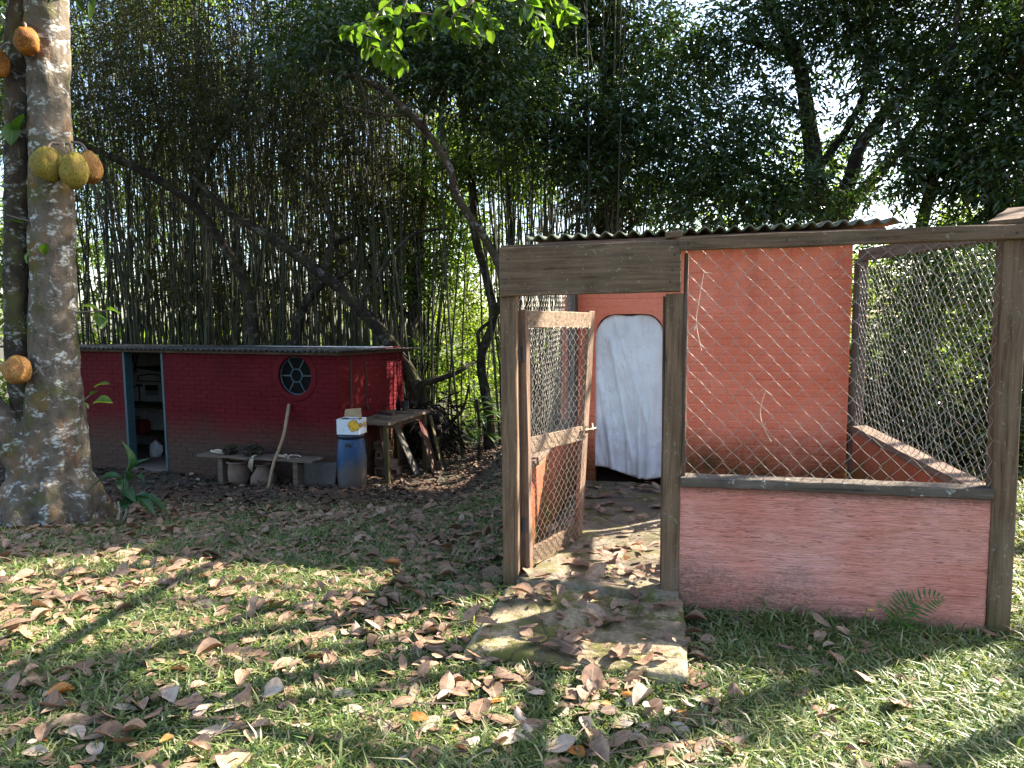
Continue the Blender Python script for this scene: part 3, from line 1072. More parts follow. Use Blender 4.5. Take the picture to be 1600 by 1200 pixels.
# cracked step before the gate
V, F = [], []
nsx, nsy = 36, 34
for j in range(nsy + 1):
    for i in range(nsx + 1):
        s, t = i / nsx, j / nsy
        x = 0.04 + 0.98 * s - 0.03 * (1 - t) * (1 - s) + 0.02 * (1 - t) * s
        y = -0.84 + 0.74 * t - 0.05 * (1 - t) * s
        if i in (0, nsx):
            x += 0.018 * mnoise.noise((t * 7, i, 2))
        if j == 0:
            y += 0.025 * mnoise.noise((s * 6, 5, 2))
        z = 0.082 + 0.022 * mnoise.noise((x * 2.3, y * 2.3, 6)) + 0.007 * mnoise.noise((x * 11, y * 11, 6)) - 0.03 * (1 - t)
        if i in (0, nsx) or j == 0:
            z -= 0.016
        V.append((x, y, z))
k = len(V)
V += [(x + 0.01 * mnoise.noise((x * 9, y * 9, 1)), y, -0.12) for x, y, z in V]
m = nsx + 1
F = [(j * m + i, j * m + i + 1, (j + 1) * m + i + 1, (j + 1) * m + i) for j in range(nsy) for i in range(nsx)]
F += [(i, k + i, k + i + 1, i + 1) for i in range(nsx)]
F += [(j * m, (j + 1) * m, k + (j + 1) * m, k + j * m) for j in range(nsy)]
F += [(j * m + nsx, k + j * m + nsx, k + (j + 1) * m + nsx, (j + 1) * m + nsx) for j in range(nsy)]
step = link('doorstep', mesh_np('doorstep', np.array(V), np.array(F)), M_['step'])
step.location = ENC_O
step.rotation_euler = (0, 0, ENC_RZ)
step['kind'] = 'thing'
tag(step, 'cracked mossy concrete doorstep slab strewn with leaves before the wire gate', 'step')

# dry tendrils caught in the front wire
for (pts_, lab) in (([(1100, 425), (1092, 470), (1088, 505), (1096, 548)], 'dry straw tendril caught high in the front chain link beside the gate post'),
                    ([(1196, 610), (1188, 640), (1192, 665), (1205, 690)], 'dry straw tendril caught in the front chain link above the sill')):
    mb = MB()
    base = [ENC_O + Matrix.Rotation(ENC_RZ, 3, 'Z') @ Vector((1.5, -0.03, 0))]
    nrm = Matrix.Rotation(ENC_RZ, 3, 'Z') @ Vector((0, 1, 0))
    P3 = []
    for q in pts_:
        d = ray(*q)
        P3.append(Vector((0, 0, EYE)) + d * ((base[0] - Vector((0, 0, EYE))).dot(nrm) / d.dot(nrm)))
    mb.tube([tuple(p) for p in catmull(P3, 4)], 0.0018, 4)
    for k in range(4):
        b0 = P3[2] if k < 3 else P3[0]
        mb.tube([b0, b0 + Vector((random.uniform(-0.05, 0.06), -0.012, random.uniform(-0.05, 0.05)))], 0.0014, 4)
    o = mb.build('dry_tendril', M_['straw'])
    tag(o, lab, 'tendril')

# ================================================================== RED SHED
SH_O = Vector((-2.5, 10.165, -0.80))
SH_RZ = R(-19.5)
SHM = Matrix.Translation(SH_O) @ Matrix.Rotation(SH_RZ, 4, 'Z')
shed = empty('red_shed', SH_O, SH_RZ)
tag(shed, 'low crimson painted brick tool shed with flat corrugated roof and round window', 'shed')
SX0, SD, SHT = -6.4, 1.95, 1.97
DX0, DX1, DZ = -4.0, -3.24, 1.93
WC, WR = (-0.73, 1.60), 0.285


def circ(c, r, n=40):
    return [(c[0] + r * math.cos(2 * math.pi * k / n), c[1] + r * math.sin(2 * math.pi * k / n)) for k in range(n)]


outer = [(SX0, -0.3), (DX0, -0.3), (DX0, DZ), (DX1, DZ), (DX1, -0.3), (0, -0.3), (0, SHT), (SX0, SHT)]
MB().plate(outer, [circ(WC, WR)], 0.0, 0.13).build('wall', M_['red'], shed)
MB().box((-0.13, 0.132, -0.3), (-0.001, SD, SHT - 0.01)).build('side_wall', M_['red'], shed)
MB().box((SX0, 0.132, -0.3), (SX0 + 0.13, SD, SHT - 0.01)).build('side_wall', M_['red'], shed)
MB().box((SX0 + 0.132, SD - 0.13, -0.3), (-0.132, SD, SHT - 0.01)).build('back_wall', M_['whitewash'], shed)
MB().box((SX0 + 0.132, 0.002, -0.2), (-0.132, SD - 0.132, 0.03)).build('shed_floor', M_['inner_floor'], shed)


def shed_block(za, zb):
    out = []
    if za < DZ:
        out.append((DX0 - 0.04, DX1 + 0.04))
    dz = 0 if za < WC[1] < zb else min(abs(za - WC[1]), abs(zb - WC[1]))
    if dz < 0.36:
        hw = math.sqrt(0.36 ** 2 - dz * dz)
        out.append((WC[0] - hw, WC[0] + hw))
    return out


lay_bricks(shed, M_['red'], SX0, -0.012, 0.0, SHT, shed_block, 300, lambda s: -s[0] - 0.3 * s[2], depth=0.005)
lay_bricks(shed, M_['red'], 0.012, SD, 0.0, SHT - 0.03, lambda a_, b_: [(0.31, 0.76)] if a_ > 1.10 else [], 0, lambda s: s[0], depth=0.005,
           xf=lambda l, r: ((-0.001 - l[1], l[0], l[2]), (0, 0, math.pi / 2)))
# shuttered hatch on the side wall
ht = MB().box((-0.0005, 0.325, 1.11), (0.012, 0.745, 1.93)).build('hatch', M_['red'], shed, 0.003)
for y in (0.318, 0.752):
    MB().box((0.0, y - 0.006, 1.06), (0.022, y + 0.006, 1.94)).build('hatch_edge', M_['dark_wood'], ht)
for y in (0.318, 0.752):
    MB().box((0.012, y - 0.018, 1.03), (0.034, y + 0.018, 1.09)).build('hatch_hinge', M_['black'], ht)
# deep teal door frame
for x in (DX0 - 0.018, DX1 + 0.018):
    MB().box((x - 0.022, -0.012, -0.02), (x + 0.022, 0.14, DZ - 0.001)).build('door_frame', M_['teal'], shed, 0.003)
MB().box((DX0 - 0.04, -0.014, DZ), (DX1 + 0.04, 0.14, DZ + 0.045)).build('door_head', M_['teal'], shed, 0.003)
# round window: plaster ring, iron ring, bars, panes
win = MB()
n = 48
vs, fs = [], []
for (r_, y_) in ((0.285, -0.001), (0.285, -0.008), (0.295, -0.0105), (0.372, -0.010), (0.382, -0.007), (0.382, 0.004)):
    for k in range(n):
        q = 2 * math.pi * k / n
        vs.append((WC[0] + r_ * math.cos(q), y_, WC[1] + r_ * math.sin(q)))
for i in range(5):
    for k in range(n):
        fs.append((i * n + k, i * n + (k + 1) % n, (i + 1) * n + (k + 1) % n, (i + 1) * n + k))
wo = win.add(vs, fs).build('round_window', M_['red'], shed, smoothed=True)
for rr, nm in ((0.278, 'window_ring'), (0.098, 'hub_ring')):
    MB().tube([(WC[0] + rr * math.cos(q), 0.045, WC[1] + rr * math.sin(q)) for q in np.linspace(0, 2 * math.pi, 41)], 0.012, 6, False).build(nm, M_['teal'], wo, smoothed=True)
for k in range(6):
    q = k * math.pi / 3
    c_, s_ = math.cos(q), math.sin(q)
    MB().beam((WC[0] + 0.10 * c_, 0.045, WC[1] + 0.10 * s_), (WC[0] + 0.272 * c_, 0.045, WC[1] + 0.272 * s_), 0.014, 0.02, (0, 1, 0)).build('glazing_bar', M_['teal'], wo)
    arc = [(WC[0] + r_ * math.cos(q + t_), WC[1] + r_ * math.sin(q + t_)) for r_, ts in ((0.10, np.linspace(0.12, 0.92, 6)), (0.27, np.linspace(1.0, 0.05, 8))) for t_ in ts]
    MB().plate(arc, [], 0.050, 0.054).build('pane', M_['glass'], wo)
MB().plate(circ(WC, 0.088, 24), [], 0.050, 0.054).build('pane', M_['glass'], wo)
corrugated(-6.65, 0.20, -0.22, SD + 0.3, SHT + 0.045, SHT - 0.01, 0.095, 0.014, 0.006, 0.012, -0.006).build('roof', M_['roof_grey'], shed, smoothed=True)
MB().beam((SX0 - 0.1, -0.10, SHT + 0.005), (0.06, -0.10, SHT - 0.03), 0.04, 0.05, seg=8, rough=0.003).build('eaves_board', M_['dark_wood'], shed, 0.003)
MB().beam((0.06, -0.12, SHT - 0.035), (0.06, SD + 0.2, SHT - 0.075), 0.03, 0.05, seg=8, rough=0.003).build('eaves_board', M_['dark_wood'], shed, 0.003)


def sh(x, y, z):
    return SHM @ Vector((x, y, z))


def shed_thing(name, label, cat, loc, rz=0.0, group=None):
    e_ = empty(name, sh(*loc), SH_RZ + rz)
    return tag(e_, label, cat, group)


# tools on the white back wall, seen through the doorway
BW = SD - 0.135
t = shed_thing('hand_saw', 'dark hand saw hung flat high on the white wall inside the red shed', 'saw', (-5.42, BW - 0.012, 1.52))
MB().plate([(-0.30, 0.03), (0.25, 0.055), (0.25, -0.055), (-0.30, 0.0)], [], 0, 0.004).build('blade', M_['black'], t)
MB().plate([(0.25, 0.06), (0.36, 0.075), (0.38, -0.08), (0.27, -0.07)], [[(0.29, 0.03), (0.34, 0.035), (0.345, -0.03), (0.30, -0.03)]], -0.008, 0.012).build('handle', M_['dark_wood'], t)
t = shed_thing('bow_saw', 'dark bow saw hung below the hand saw on the white shed wall', 'saw', (-5.40, BW - 0.02, 1.27))
MB().tube([(-0.30, 0, 0), (-0.27, 0, 0.10), (-0.05, 0, 0.14), (0.25, 0, 0.13), (0.33, 0, 0)], 0.013, 6).build('frame', M_['black'], t, smoothed=True)
MB().box((-0.30, -0.003, -0.008), (0.33, 0.003, 0.012)).build('blade', M_['steel'], t)
t = shed_thing('garden_rake_head', 'dark toothed rake head hung on the white shed wall', 'rake', (-5.36, BW - 0.02, 1.10))
MB().box((-0.15, -0.012, 0.0), (0.15, 0.012, 0.10)).build('bar', M_['black'], t, 0.004)
for k in range(8):
    MB().tube([(-0.14 + 0.04 * k, 0, 0.005), (-0.14 + 0.04 * k, -0.01, -0.10)], 0.006, 5).build('tine', M_['black'], t)
for k, (x, z, l_) in enumerate(((-5.86, 1.05, 0.42), (-5.68, 1.08, 0.38))):
    t = shed_thing('hammer', ['long dark hammer hung upright on the shed wall nearest the teal frame', 'shorter dark hammer hung between two other tools on the shed wall'][k], 'hammer', (x, BW - 0.02, z))
    MB().tube([(0, 0, 0.10), (0.02, 0, 0.10 - l_)], 0.014, 6).build('handle', M_['dark_wood'], t)
    MB().box((-0.07, -0.018, 0.085), (0.08, 0.018, 0.125)).build('head', M_['black'], t, 0.006)
for k, x in enumerate((-5.86, -5.74)):
    t = shed_thing('pliers', ['dark pliers hung open on the top nail beside the teal frame', 'dark long pliers hung on the top nail of the white shed wall'][k], 'pliers', (x, BW - 0.02, 1.55))
    for sgn in (-1, 1):
        MB().tube([(0.05 * sgn, 0, 0.22), (0.03 * sgn, 0, 0.10), (0, 0, 0.02), (-0.025 * sgn, 0, -0.12)], 0.011, 5).build('handle', M_['black'], t, smoothed=True)
    MB().box((-0.016, -0.012, 0.0), (0.016, 0.012, 0.05)).build('pivot', M_['black'], t, 0.003)
t = shed_thing('tool_bench', 'dark wooden tool bench inside the red shed below the hung tools', 'bench', (-5.2, BW - 0.3, 0.03))
MB().box((-1.0, -0.26, 0.80), (1.0, 0.26, 0.85)).build('top', M_['dark_wood'], t, 0.004)
for x in (-0.92, 0.92):
    for y in (-0.2, 0.2):
        MB().box((x - 0.03, y - 0.03, 0.0), (x + 0.03, y + 0.03, 0.80)).build('leg', M_['dark_wood'], t)
MB().box((-0.9, -0.22, 0.28), (0.9, 0.22, 0.31)).build('shelf', M_['dark_wood'], t)
t = shed_thing('toolbox', 'dull red metal toolbox on the low shelf of the shed bench', 'toolbox', (-5.4, BW - 0.38, 0.34))
MB().box((-0.24, -0.12, 0), (0.24, 0.12, 0.17)).build('body', M_['toolred'], t, 0.008)
MB().add([(-0.24, -0.122, 0.172), (0.24, -0.122, 0.172), (0.24, 0.122, 0.172), (-0.24, 0.122, 0.172), (-0.24, -0.05, 0.25), (0.24, -0.05, 0.25), (0.24, 0.05, 0.25), (-0.24, 0.05, 0.25)],
         [(0, 1, 5, 4), (2, 3, 7, 6), (1, 2, 6, 5), (3, 0, 4, 7), (4, 5, 6, 7), (0, 3, 2, 1)]).build('lid', M_['toolred'], t, 0.004)
MB().tube([(-0.09, 0, 0.25), (-0.08, 0, 0.29), (0.08, 0, 0.29), (0.09, 0, 0.25)], 0.01, 6).build('handle', M_['black'], t)
t = shed_thing('plastic_jug', 'pale plastic jug standing on the floor inside the shed doorway', 'jug', (-4.35, 0.85, 0.03))
MB().lathe([(0.085, 0), (0.10, 0.02), (0.10, 0.18), (0.08, 0.24), (0.03, 0.27), (0.03, 0.30)], 14).build('body', M_['whitewash'], t, smoothed=True)
MB().tube([(0.085, 0, 0.22), (0.15, 0, 0.2), (0.15, 0, 0.1), (0.1, 0, 0.07)], 0.012, 6).build('handle', M_['whitewash'], t)
MB().lathe([(0.036, 0), (0.036, 0.03)], 12, (0, 0, 0.30)).build('cap', M_['toolred'], t)

# bench under the round window
t = shed_thing('plank_bench', 'old grey plank bench on two posts against the red shed wall', 'bench', (-1.15, -0.33, 0))
MB().beam((-1.02, 0, 0.42), (0.98, 0.03, 0.435), 0.30, 0.035, (0, 0, 1), 14, 0.006).build('seat', M_['grey_wood'], t, 0.004)
for x in (-0.66, 0.66):
    MB().beam((x, 0, -0.06), (x + 0.01, 0, 0.405), 0.085, 0.16, (0, 1, 0), 3, 0.004).build('leg', M_['grey_wood'], t, 0.004)
for k, (x, lab) in enumerate(((-0.42, 'squat clay pot under the plank bench by the left leg'), (0.02, 'rounded clay urn under the plank bench behind the leaning stick'))):
    t = shed_thing('clay_pot', lab, 'pot', (-1.15 + x, -0.28, 0.0))
    if k == 0:
        MB().lathe([(0.13, -0.02), (0.16, 0.08), (0.165, 0.2), (0.15, 0.3), (0.165, 0.32), (0.165, 0.34), (0.14, 0.34), (0.13, 0.25)], 24).build('body', M_['clay'], t, smoothed=True)
    else:
        MB().lathe([(0.12, -0.02), (0.19, 0.05), (0.185, 0.13), (0.13, 0.22), (0.085, 0.28), (0.10, 0.31), (0.08, 0.31), (0.07, 0.25)], 24).build('body', M_['clay'], t, smoothed=True)
    MB().tube([(0.168 * math.cos(q), 0.168 * math.sin(q), 0.325) if k == 0 else (0.105 * math.cos(q), 0.105 * math.sin(q), 0.31) for q in np.linspace(0, 2 * math.pi, 25)], 0.012, 6, False).build('rim', M_['clay'], t, smoothed=True)
# bits lying on the bench
bench_bits = [(-0.52, 'lump', 0.11, 'dark round root lump lying on the plank bench'), (-0.12, 'lump', 0.13, 'larger dark tangled root ball on the plank bench by the stick'),
              (0.36, 'shell', 0.09, 'pale curved husk on the plank bench right of the stick'), (0.60, 'ring', 0.09, 'pale bent loop of vine on the bench end near the barrel'),
              (-0.80, 'shell', 0.10, 'pale curled bark piece on the far end of the plank bench')]
for x, kind_, r_, lab in bench_bits:
    loc = sh(-1.15 + x, -0.33, 0.447)
    if kind_ == 'lump':
        bm = bmesh.new()
        bmesh.ops.create_icosphere(bm, subdivisions=4, radius=r_)
        for v in bm.verts:
            f = 1 + 0.45 * mnoise.noise(v.co * 14 + Vector((x * 9, 0, 0))) + 0.25 * mnoise.noise(v.co * 34)
            v.co = v.co * f
            v.co.z = v.co.z * 0.72 + r_ * 0.6
        me = bpy.data.meshes.new('root_lump')
        bm.to_mesh(me)
        bm.free()
        o = link('root_lump', me, M_['bark_dark'], None, loc)
        tag(o, lab, 'root')
    elif kind_ == 'shell':
        mb = MB()
        for k in range(3):
            q0 = random.uniform(0, 6)
            mb.tube([(0.03 * k + r_ * math.cos(q0 + t_), 0.05 * math.sin(q0 + t_ * 0.8) + 0.02 * k, 0.012 + 0.02 * math.sin(t_ * 1.3 + k)) for t_ in np.linspace(0, 2.2, 7)], [0.006, 0.014, 0.018, 0.02, 0.018, 0.012, 0.005], 6)
        o = mb.build('bark_piece', M_['straw'], None, smoothed=True)
        o.location = loc
        tag(o, lab, 'bark')
    else:
        o = MB().tube([(r_ * math.cos(t_), 0.6 * r_ * math.sin(t_), 0.014 + 0.02 * math.sin(t_)) for t_ in np.linspace(0, 5.6, 18)], 0.009, 6).build('vine_loop', M_['straw'], None, smoothed=True)
        o.location = loc
        tag(o, lab, 'vine')
MB_rag = MB()
for k in range(4):
    MB_rag.tube([(0.0 + 0.012 * k, 0, 0.02), (0.01 + 0.01 * k, -0.10, 0.01), (0.0 + 0.02 * k, -0.155, -0.06), (0.02 * k - 0.02, -0.158, -0.14 - 0.02 * k)], 0.008, 5)
o = MB_rag.build('frayed_cord', M_['straw'], None, smoothed=True)
o.location = sh(-1.15 - 0.05, -0.34, 0.45)
o.rotation_euler = (0, 0, SH_RZ)
tag(o, 'frayed pale cord hanging over the front edge of the plank bench', 'cord')

# long stick leaning on the wall
top_ = sh(-0.83, -0.03, 1.18)
bot_ = Vector((-3.42, 9.75, float(ground_z(-3.42, 9.75)) - 0.01))
P = [bot_, bot_.lerp(top_, 0.3) + Vector((-0.012, 0, 0)), bot_.lerp(top_, 0.62) + Vector((0.03, 0, -0.01)), top_]
st_o = MB().tube([tuple(p) for p in catmull([tuple(p) for p in P], 8)], list(np.linspace(0.021, 0.026, 25)), 8).build('wooden_stick', M_['stick'], None, smoothed=True)
tag(st_o, 'long bare wooden stick leaning against the red shed below the round window', 'stick')
# dark slab leaning at the foot of the corner
o = MB().add([(-0.62, -0.14, -0.02), (-0.02, -0.16, -0.02), (-0.04, -0.03, 0.36), (-0.66, -0.02, 0.30), (-0.62, -0.10, -0.02), (-0.02, -0.12, -0.02), (-0.04, -0.008, 0.36), (-0.66, -0.002, 0.30)],
             [(0, 1, 2, 3), (7, 6, 5, 4), (0, 4, 5, 1), (1, 5, 6, 2), (2, 6, 7, 3), (3, 7, 4, 0)]).build('stone_slab', M_['slab'], None, 0.006)
o.matrix_world = SHM
o['kind'] = 'thing'
tag(o, 'dark flat slab leaning on the foot of the red shed corner behind the bench', 'slab')

# blue barrel with lid, carton on top
t = shed_thing('plastic_barrel', 'mud splashed blue plastic barrel at the red shed corner', 'barrel', (0.27, -0.12, 0))
MB().lathe([(0.15, -0.03), (0.175, 0.0), (0.195, 0.06), (0.205, 0.2), (0.207, 0.38), (0.203, 0.55), (0.19, 0.68), (0.178, 0.73), (0.175, 0.76)], 32).build('body', M_['barrel'], t, smoothed=True)
MB().lathe([(0.176, 0.752), (0.186, 0.752), (0.186, 0.80), (0.18, 0.81)], 32).build('lid', M_['barrel_lid'], t, smoothed=True)
MB().box((0.02, -0.204, 0.655), (0.12, -0.165, 0.70)).build('handle', M_['barrel_lid'], t, 0.006)
t = shed_thing('carton_box', 'open white printed carton with yellow motif standing on the blue barrel', 'box', (0.27, -0.10, 0.81), R(8))
bx = MB().box((-0.17, -0.125, 0), (0.17, 0.125, 0.215))
bx.f.pop(1)
bx.build('body', M_['carton'], t)
MB().box((-0.165, -0.12, 0.195), (0.165, 0.12, 0.199)).build('contents', M_['black'], t)
MB().beam((-0.16, 0.122, 0.21), (-0.10, 0.17, 0.33), 0.003, 0.003).add([(-0.17, 0.126, 0.216), (0.10, 0.126, 0.216), (0.08, 0.15, 0.345), (-0.16, 0.15, 0.32), (-0.17, 0.130, 0.216), (0.10, 0.130, 0.216), (0.08, 0.154, 0.345), (-0.16, 0.154, 0.32)],
     [(0, 1, 2, 3), (7, 6, 5, 4), (0, 4, 5, 1), (1, 5, 6, 2), (2, 6, 7, 3), (3, 7, 4, 0)]).build('flap', M_['card'], t)
MB().add([(-0.172, -0.12, 0.216), (-0.172, 0.12, 0.216), (-0.235, 0.11, 0.19), (-0.235, -0.11, 0.19)], [(0, 1, 2, 3)]).build('flap', M_['card'], t)
MB().add([(0.02, -0.1255, 0.216), (0.17, -0.1255, 0.216), (0.165, -0.15, 0.235), (0.03, -0.15, 0.235)], [(0, 1, 2, 3)]).build('flap', M_['carton'], t)

# work table along the side wall with boards, blocks and scraps
t = shed_thing('work_table', 'rough dark wooden table along the side wall of the red shed', 'table', (0.0, 0.0, 0))
MB().beam((0.36, 0.22, 0.905), (0.36, 1.62, 0.925), 0.62, 0.045, (0, 0, 1), 10, 0.006).build('top', M_['grey_wood'], t, 0.004)
for (x, y) in ((0.60, 0.30), (0.62, 1.50), (0.10, 0.30), (0.10, 1.50)):
    MB().beam((x, y, -0.05), (x - 0.01, y, 0.885), 0.065, 0.065, (0, 1, 0), 3, 0.003).build('leg', M_['wood_z'], t, 0.004)
MB().beam((0.56, 0.30, 0.845), (0.58, 1.5, 0.86), 0.03, 0.08, (0, 0, 1), 3, 0.003).build('apron', M_['dark_wood'], t, 0.003)
brd = [((0.40, 0.62, 0.0), (0.30, 0.62, 0.86), 0.05, 'dark_wood', 'thin dark batten leaning under the work table'),
       ((0.70, 1.05, 0.0), (0.30, 1.05, 0.84), 0.16, 'slab', 'wide grey board leaning under the work table'),
       ((0.92, 1.25, -0.03), (0.58, 1.45, 0.82), 0.20, 'red', 'reddish board leaning on the outer leg of the work table'),
       ((1.02, 1.32, -0.03), (0.66, 1.62, 0.86), 0.07, 'wood_z', 'narrow pale batten leaning outside the reddish board')]
for a_, b_, w_, mt, lab in brd:
    o = MB().beam(a_, b_, 0.022, w_, (0, 1, 0.1), 4, 0.001).build('leaning_board', M_[mt], None, 0.003)
    o.matrix_world = SHM
    tag(o, lab, 'board', 'boards leaning by the work table')
for k in range(4):
    t = shed_thing('hollow_block', ['hollow clay block lying lowest under the work table', 'hollow clay block set across the lowest one under the table',
                                    'broken clay block third up in the pile under the table', 'dark clay block topmost of the pile under the table'][k], 'block', (0.26 - 0.05 * k, 0.92 + 0.03 * k, 0.0 + 0.125 * k), R((8, -20, 25, 4)[k]), 'blocks under the work table')
    hw = (0.19, 0.17, 0.13, 0.10)[k]
    holes = [[(-hw + 0.02 + (2 * hw - 0.02) / 3 * q, 0.025), (-hw + (2 * hw - 0.02) / 3 * (q + 1), 0.025), (-hw + (2 * hw - 0.02) / 3 * (q + 1), 0.095), (-hw + 0.02 + (2 * hw - 0.02) / 3 * q, 0.095)] for q in range(3)]
    MB().plate([(-hw, 0), (hw, 0), (hw, 0.12), (-hw, 0.12)], holes, -0.09, 0.09).build('shell', M_['block'], t)
scr = [((0.40, 0.55), 0.30, 0.02, 0.035, 'grey_wood', 'short grey offcut lying flat on the work table'), ((0.25, 0.95), 0.34, 0.03, 0.04, 'dark_wood', 'dark timber offcut lying across the work table'),
       ((0.45, 1.15), 0.26, 0.05, 0.03, 'wood_x', 'pale timber offcut on the far half of the work table')]
for (x, y), l_, w_, h_, mt, lab in scr:
    an = random.uniform(-0.6, 0.6)
    o = MB().beam((-l_ / 2, 0, h_ / 2), (l_ / 2, 0, h_ / 2), w_ + 0.04, h_, (0, 0, 1), 3, 0.002).build('timber_offcut', M_[mt], None, 0.003)
    o.location = sh(x, y, 0.945)
    o.rotation_euler = (0, 0, SH_RZ + an)
    tag(o, lab, 'offcut')
t = shed_thing('can', 'dark tin can standing at the far end of the work table', 'can', (0.32, 1.42, 0.945))
MB().lathe([(0.055, 0), (0.058, 0.01), (0.055, 0.02), (0.055, 0.15), (0.058, 0.16), (0.048, 0.16), (0.048, 0.10)], 16).build('body', M_['black'], t, smoothed=True)
t = shed_thing('bottle', 'dark bottle standing beside the tin can on the work table', 'bottle', (0.20, 1.40, 0.945))
MB().lathe([(0.035, 0), (0.038, 0.01), (0.038, 0.13), (0.015, 0.18), (0.014, 0.22)], 14).build('body', M_['glass'], t, smoothed=True)
MB().lathe([(0.017, 0), (0.017, 0.02)], 10, (0, 0, 0.219)).build('cap', M_['black'], t)
# ================================================================== FOLIAGE TOOLS
def unit(a_):
    return a_ / np.maximum(np.linalg.norm(a_, axis=-1, keepdims=True), 1e-9)


def leaf_tris(base, d, L, W, up_bias=0.8, fold=0.25, droop=0.15):
    """many folded leaves: base (n,3), direction d (n,3), length L, width W -> V, F"""
    n_ = len(base)
    d = unit(d)
    nrm = unit(rng.normal(size=(n_, 3)) * 0.6 + np.array([0, 0, up_bias]))
    s = unit(np.cross(d, nrm))
    nrm = np.cross(s, d)
    L = (L * rng.uniform(0.65, 1.25, n_))[:, None]
    Wd = (W * rng.uniform(0.7, 1.2, n_))[:, None]
    dn = np.array([0, 0, -1.0])
    mid = base + d * L * 0.45
    v0 = base
    v1 = mid + s * Wd * 0.5 + nrm * Wd * fold
    v2 = base + d * L + dn * L * droop
    v3 = mid - s * Wd * 0.5 + nrm * Wd * fold
    V_ = np.stack([v0, v1, v2, v3], 1).reshape(-1, 3)
    i0 = np.arange(n_) * 4
    F_ = np.stack([np.stack([i0, i0 + 1, i0 + 2], 1), np.stack([i0, i0 + 2, i0 + 3], 1)], 1).reshape(-1, 3)
    return V_, F_


def scatter_clumps(clumps, total, twig=0.35, per=8, droop=0.2, flat=0.75):
    """clumps: (centre, (rx, ry, rz)); leaves sit along twigs inside them -> base, direction"""
    vol = np.array([c[1][0] * c[1][1] * c[1][2] for c in clumps]) ** 0.67
    cnt = np.maximum(1, (total / per * vol / vol.sum()).astype(int))
    B, Dd = [], []
    for (c, r_), k_ in zip(clumps, cnt):
        u_ = unit(rng.normal(size=(k_, 3)))
        rad = rng.uniform(0, 1, k_) ** 0.45
        st = np.array(c) + u_ * rad[:, None] * np.array(r_)
        td = unit(u_ * 0.8 + rng.normal(size=(k_, 3)) * 0.7 + np.array([0, 0, -droop]))
        for q in range(per):
            f = (q + 0.5) / per
            B.append(st + td * twig * f + rng.normal(size=(k_, 3)) * 0.02 + np.array([0, 0, -1]) * (droop * 0.4 * twig * f * f))
            side = unit(np.cross(td, np.array([0, 0, 1.0]) + rng.normal(size=(k_, 3)) * 0.3)) * (1 if q % 2 else -1)
            Dd.append(unit(td * 0.7 + side * 0.8 + rng.normal(size=(k_, 3)) * 0.25 + np.array([0, 0, -droop * 0.6])))
    return np.concatenate(B), np.concatenate(Dd)


def crown_mesh(name, clumps, total, L, W, mat, parent=None, twig=0.35, per=8, droop=0.2, fold=0.25):
    b_, d_ = scatter_clumps(clumps, total, twig, per, droop)
    V_, F_ = leaf_tris(b_, d_, L, W, fold=fold, droop=droop * 0.6)
    return link(name, mesh_np(name, V_, F_), M_[mat], parent)


def pclump(px, py, Y, rpx, squash=0.75, dy=1.0):
    c = pw(px, py, Y)
    r_ = rpx * Y / FPX
    return (tuple(c), (r_, r_ * dy, r_ * squash))


def limb_tube(mb, pts, n_=8, seg=6):
    """pts: (point, radius); a tapering crooked limb"""
    arr = catmull([tuple(p) + (r_,) for p, r_ in pts], seg)
    for k in range(1, len(arr) - 1):
        for c in range(3):
            arr[k, c] += arr[k, 3] * 0.25 * mnoise.noise((arr[k, 0] * 2, arr[k, 2] * 2, c * 3.3))
    mb.tube([a_[:3] for a_ in arr], [max(0.004, a_[3]) for a_ in arr], n_)


def ppath(spec, Y):
    """pixel path (px, py, width px[, Y]) -> [(point, radius)]"""
    out = []
    for s in spec:
        y_ = s[3] if len(s) > 3 else Y
        out.append((pw(s[0], s[1], y_), s[2] * 0.5 * y_ / FPX))
    return out


def make_tree(name, label, limbs, clumps, total, L, W, leaf, bark, group=None, twig=0.35, droop=0.2, links=True, cat='tree', fold=0.25):
    """limbs: list of [(point, radius)], the first is the trunk from the ground"""
    root = empty(name, tuple(limbs[0][0][0]))
    tag(root, label, cat, group)
    inv = Vector(root.location)
    mb = MB()
    for lm in limbs:
        limb_tube(mb, [(p - inv, r_) for p, r_ in lm])
    if links:
        allp = [(p, r_) for lm in limbs for p, r_ in lm[1:]]
        for c, r_ in clumps:
            c = Vector(c)
            near = min(allp, key=lambda q: (q[0] - c).length + max(0, q[0].z - c.z) * 0.8)
            r0 = min(near[1] * 0.55, 0.05)
            m_ = near[0].lerp(c, 0.5) + Vector((random.uniform(-1, 1), random.uniform(-1, 1), random.uniform(0, 1))) * 0.12 * (near[0] - c).length
            limb_tube(mb, [(near[0] - inv, r0), (m_ - inv, r0 * 0.65), (c - inv, r0 * 0.3)], 5, 4)
            for k in range(4):
                e_ = c + Vector((random.uniform(-1, 1) * r_[0], random.uniform(-1, 1) * r_[1], random.uniform(-1, 1) * r_[2])) * 0.85
                limb_tube(mb, [(m_ - inv, r0 * 0.5), ((m_ + e_) / 2 - inv + Vector((0, 0, 0.08)), r0 * 0.35), (e_ - inv, 0.005)], 4, 3)
    mb.build('trunk', M_[bark], root, smoothed=True)
    cl_ = [((c[0] - inv.x, c[1] - inv.y, c[2] - inv.z), r_) for c, r_ in clumps]
    crown_mesh('crown', cl_, total, L, W, leaf, root, twig, droop=droop, fold=fold)
    return root


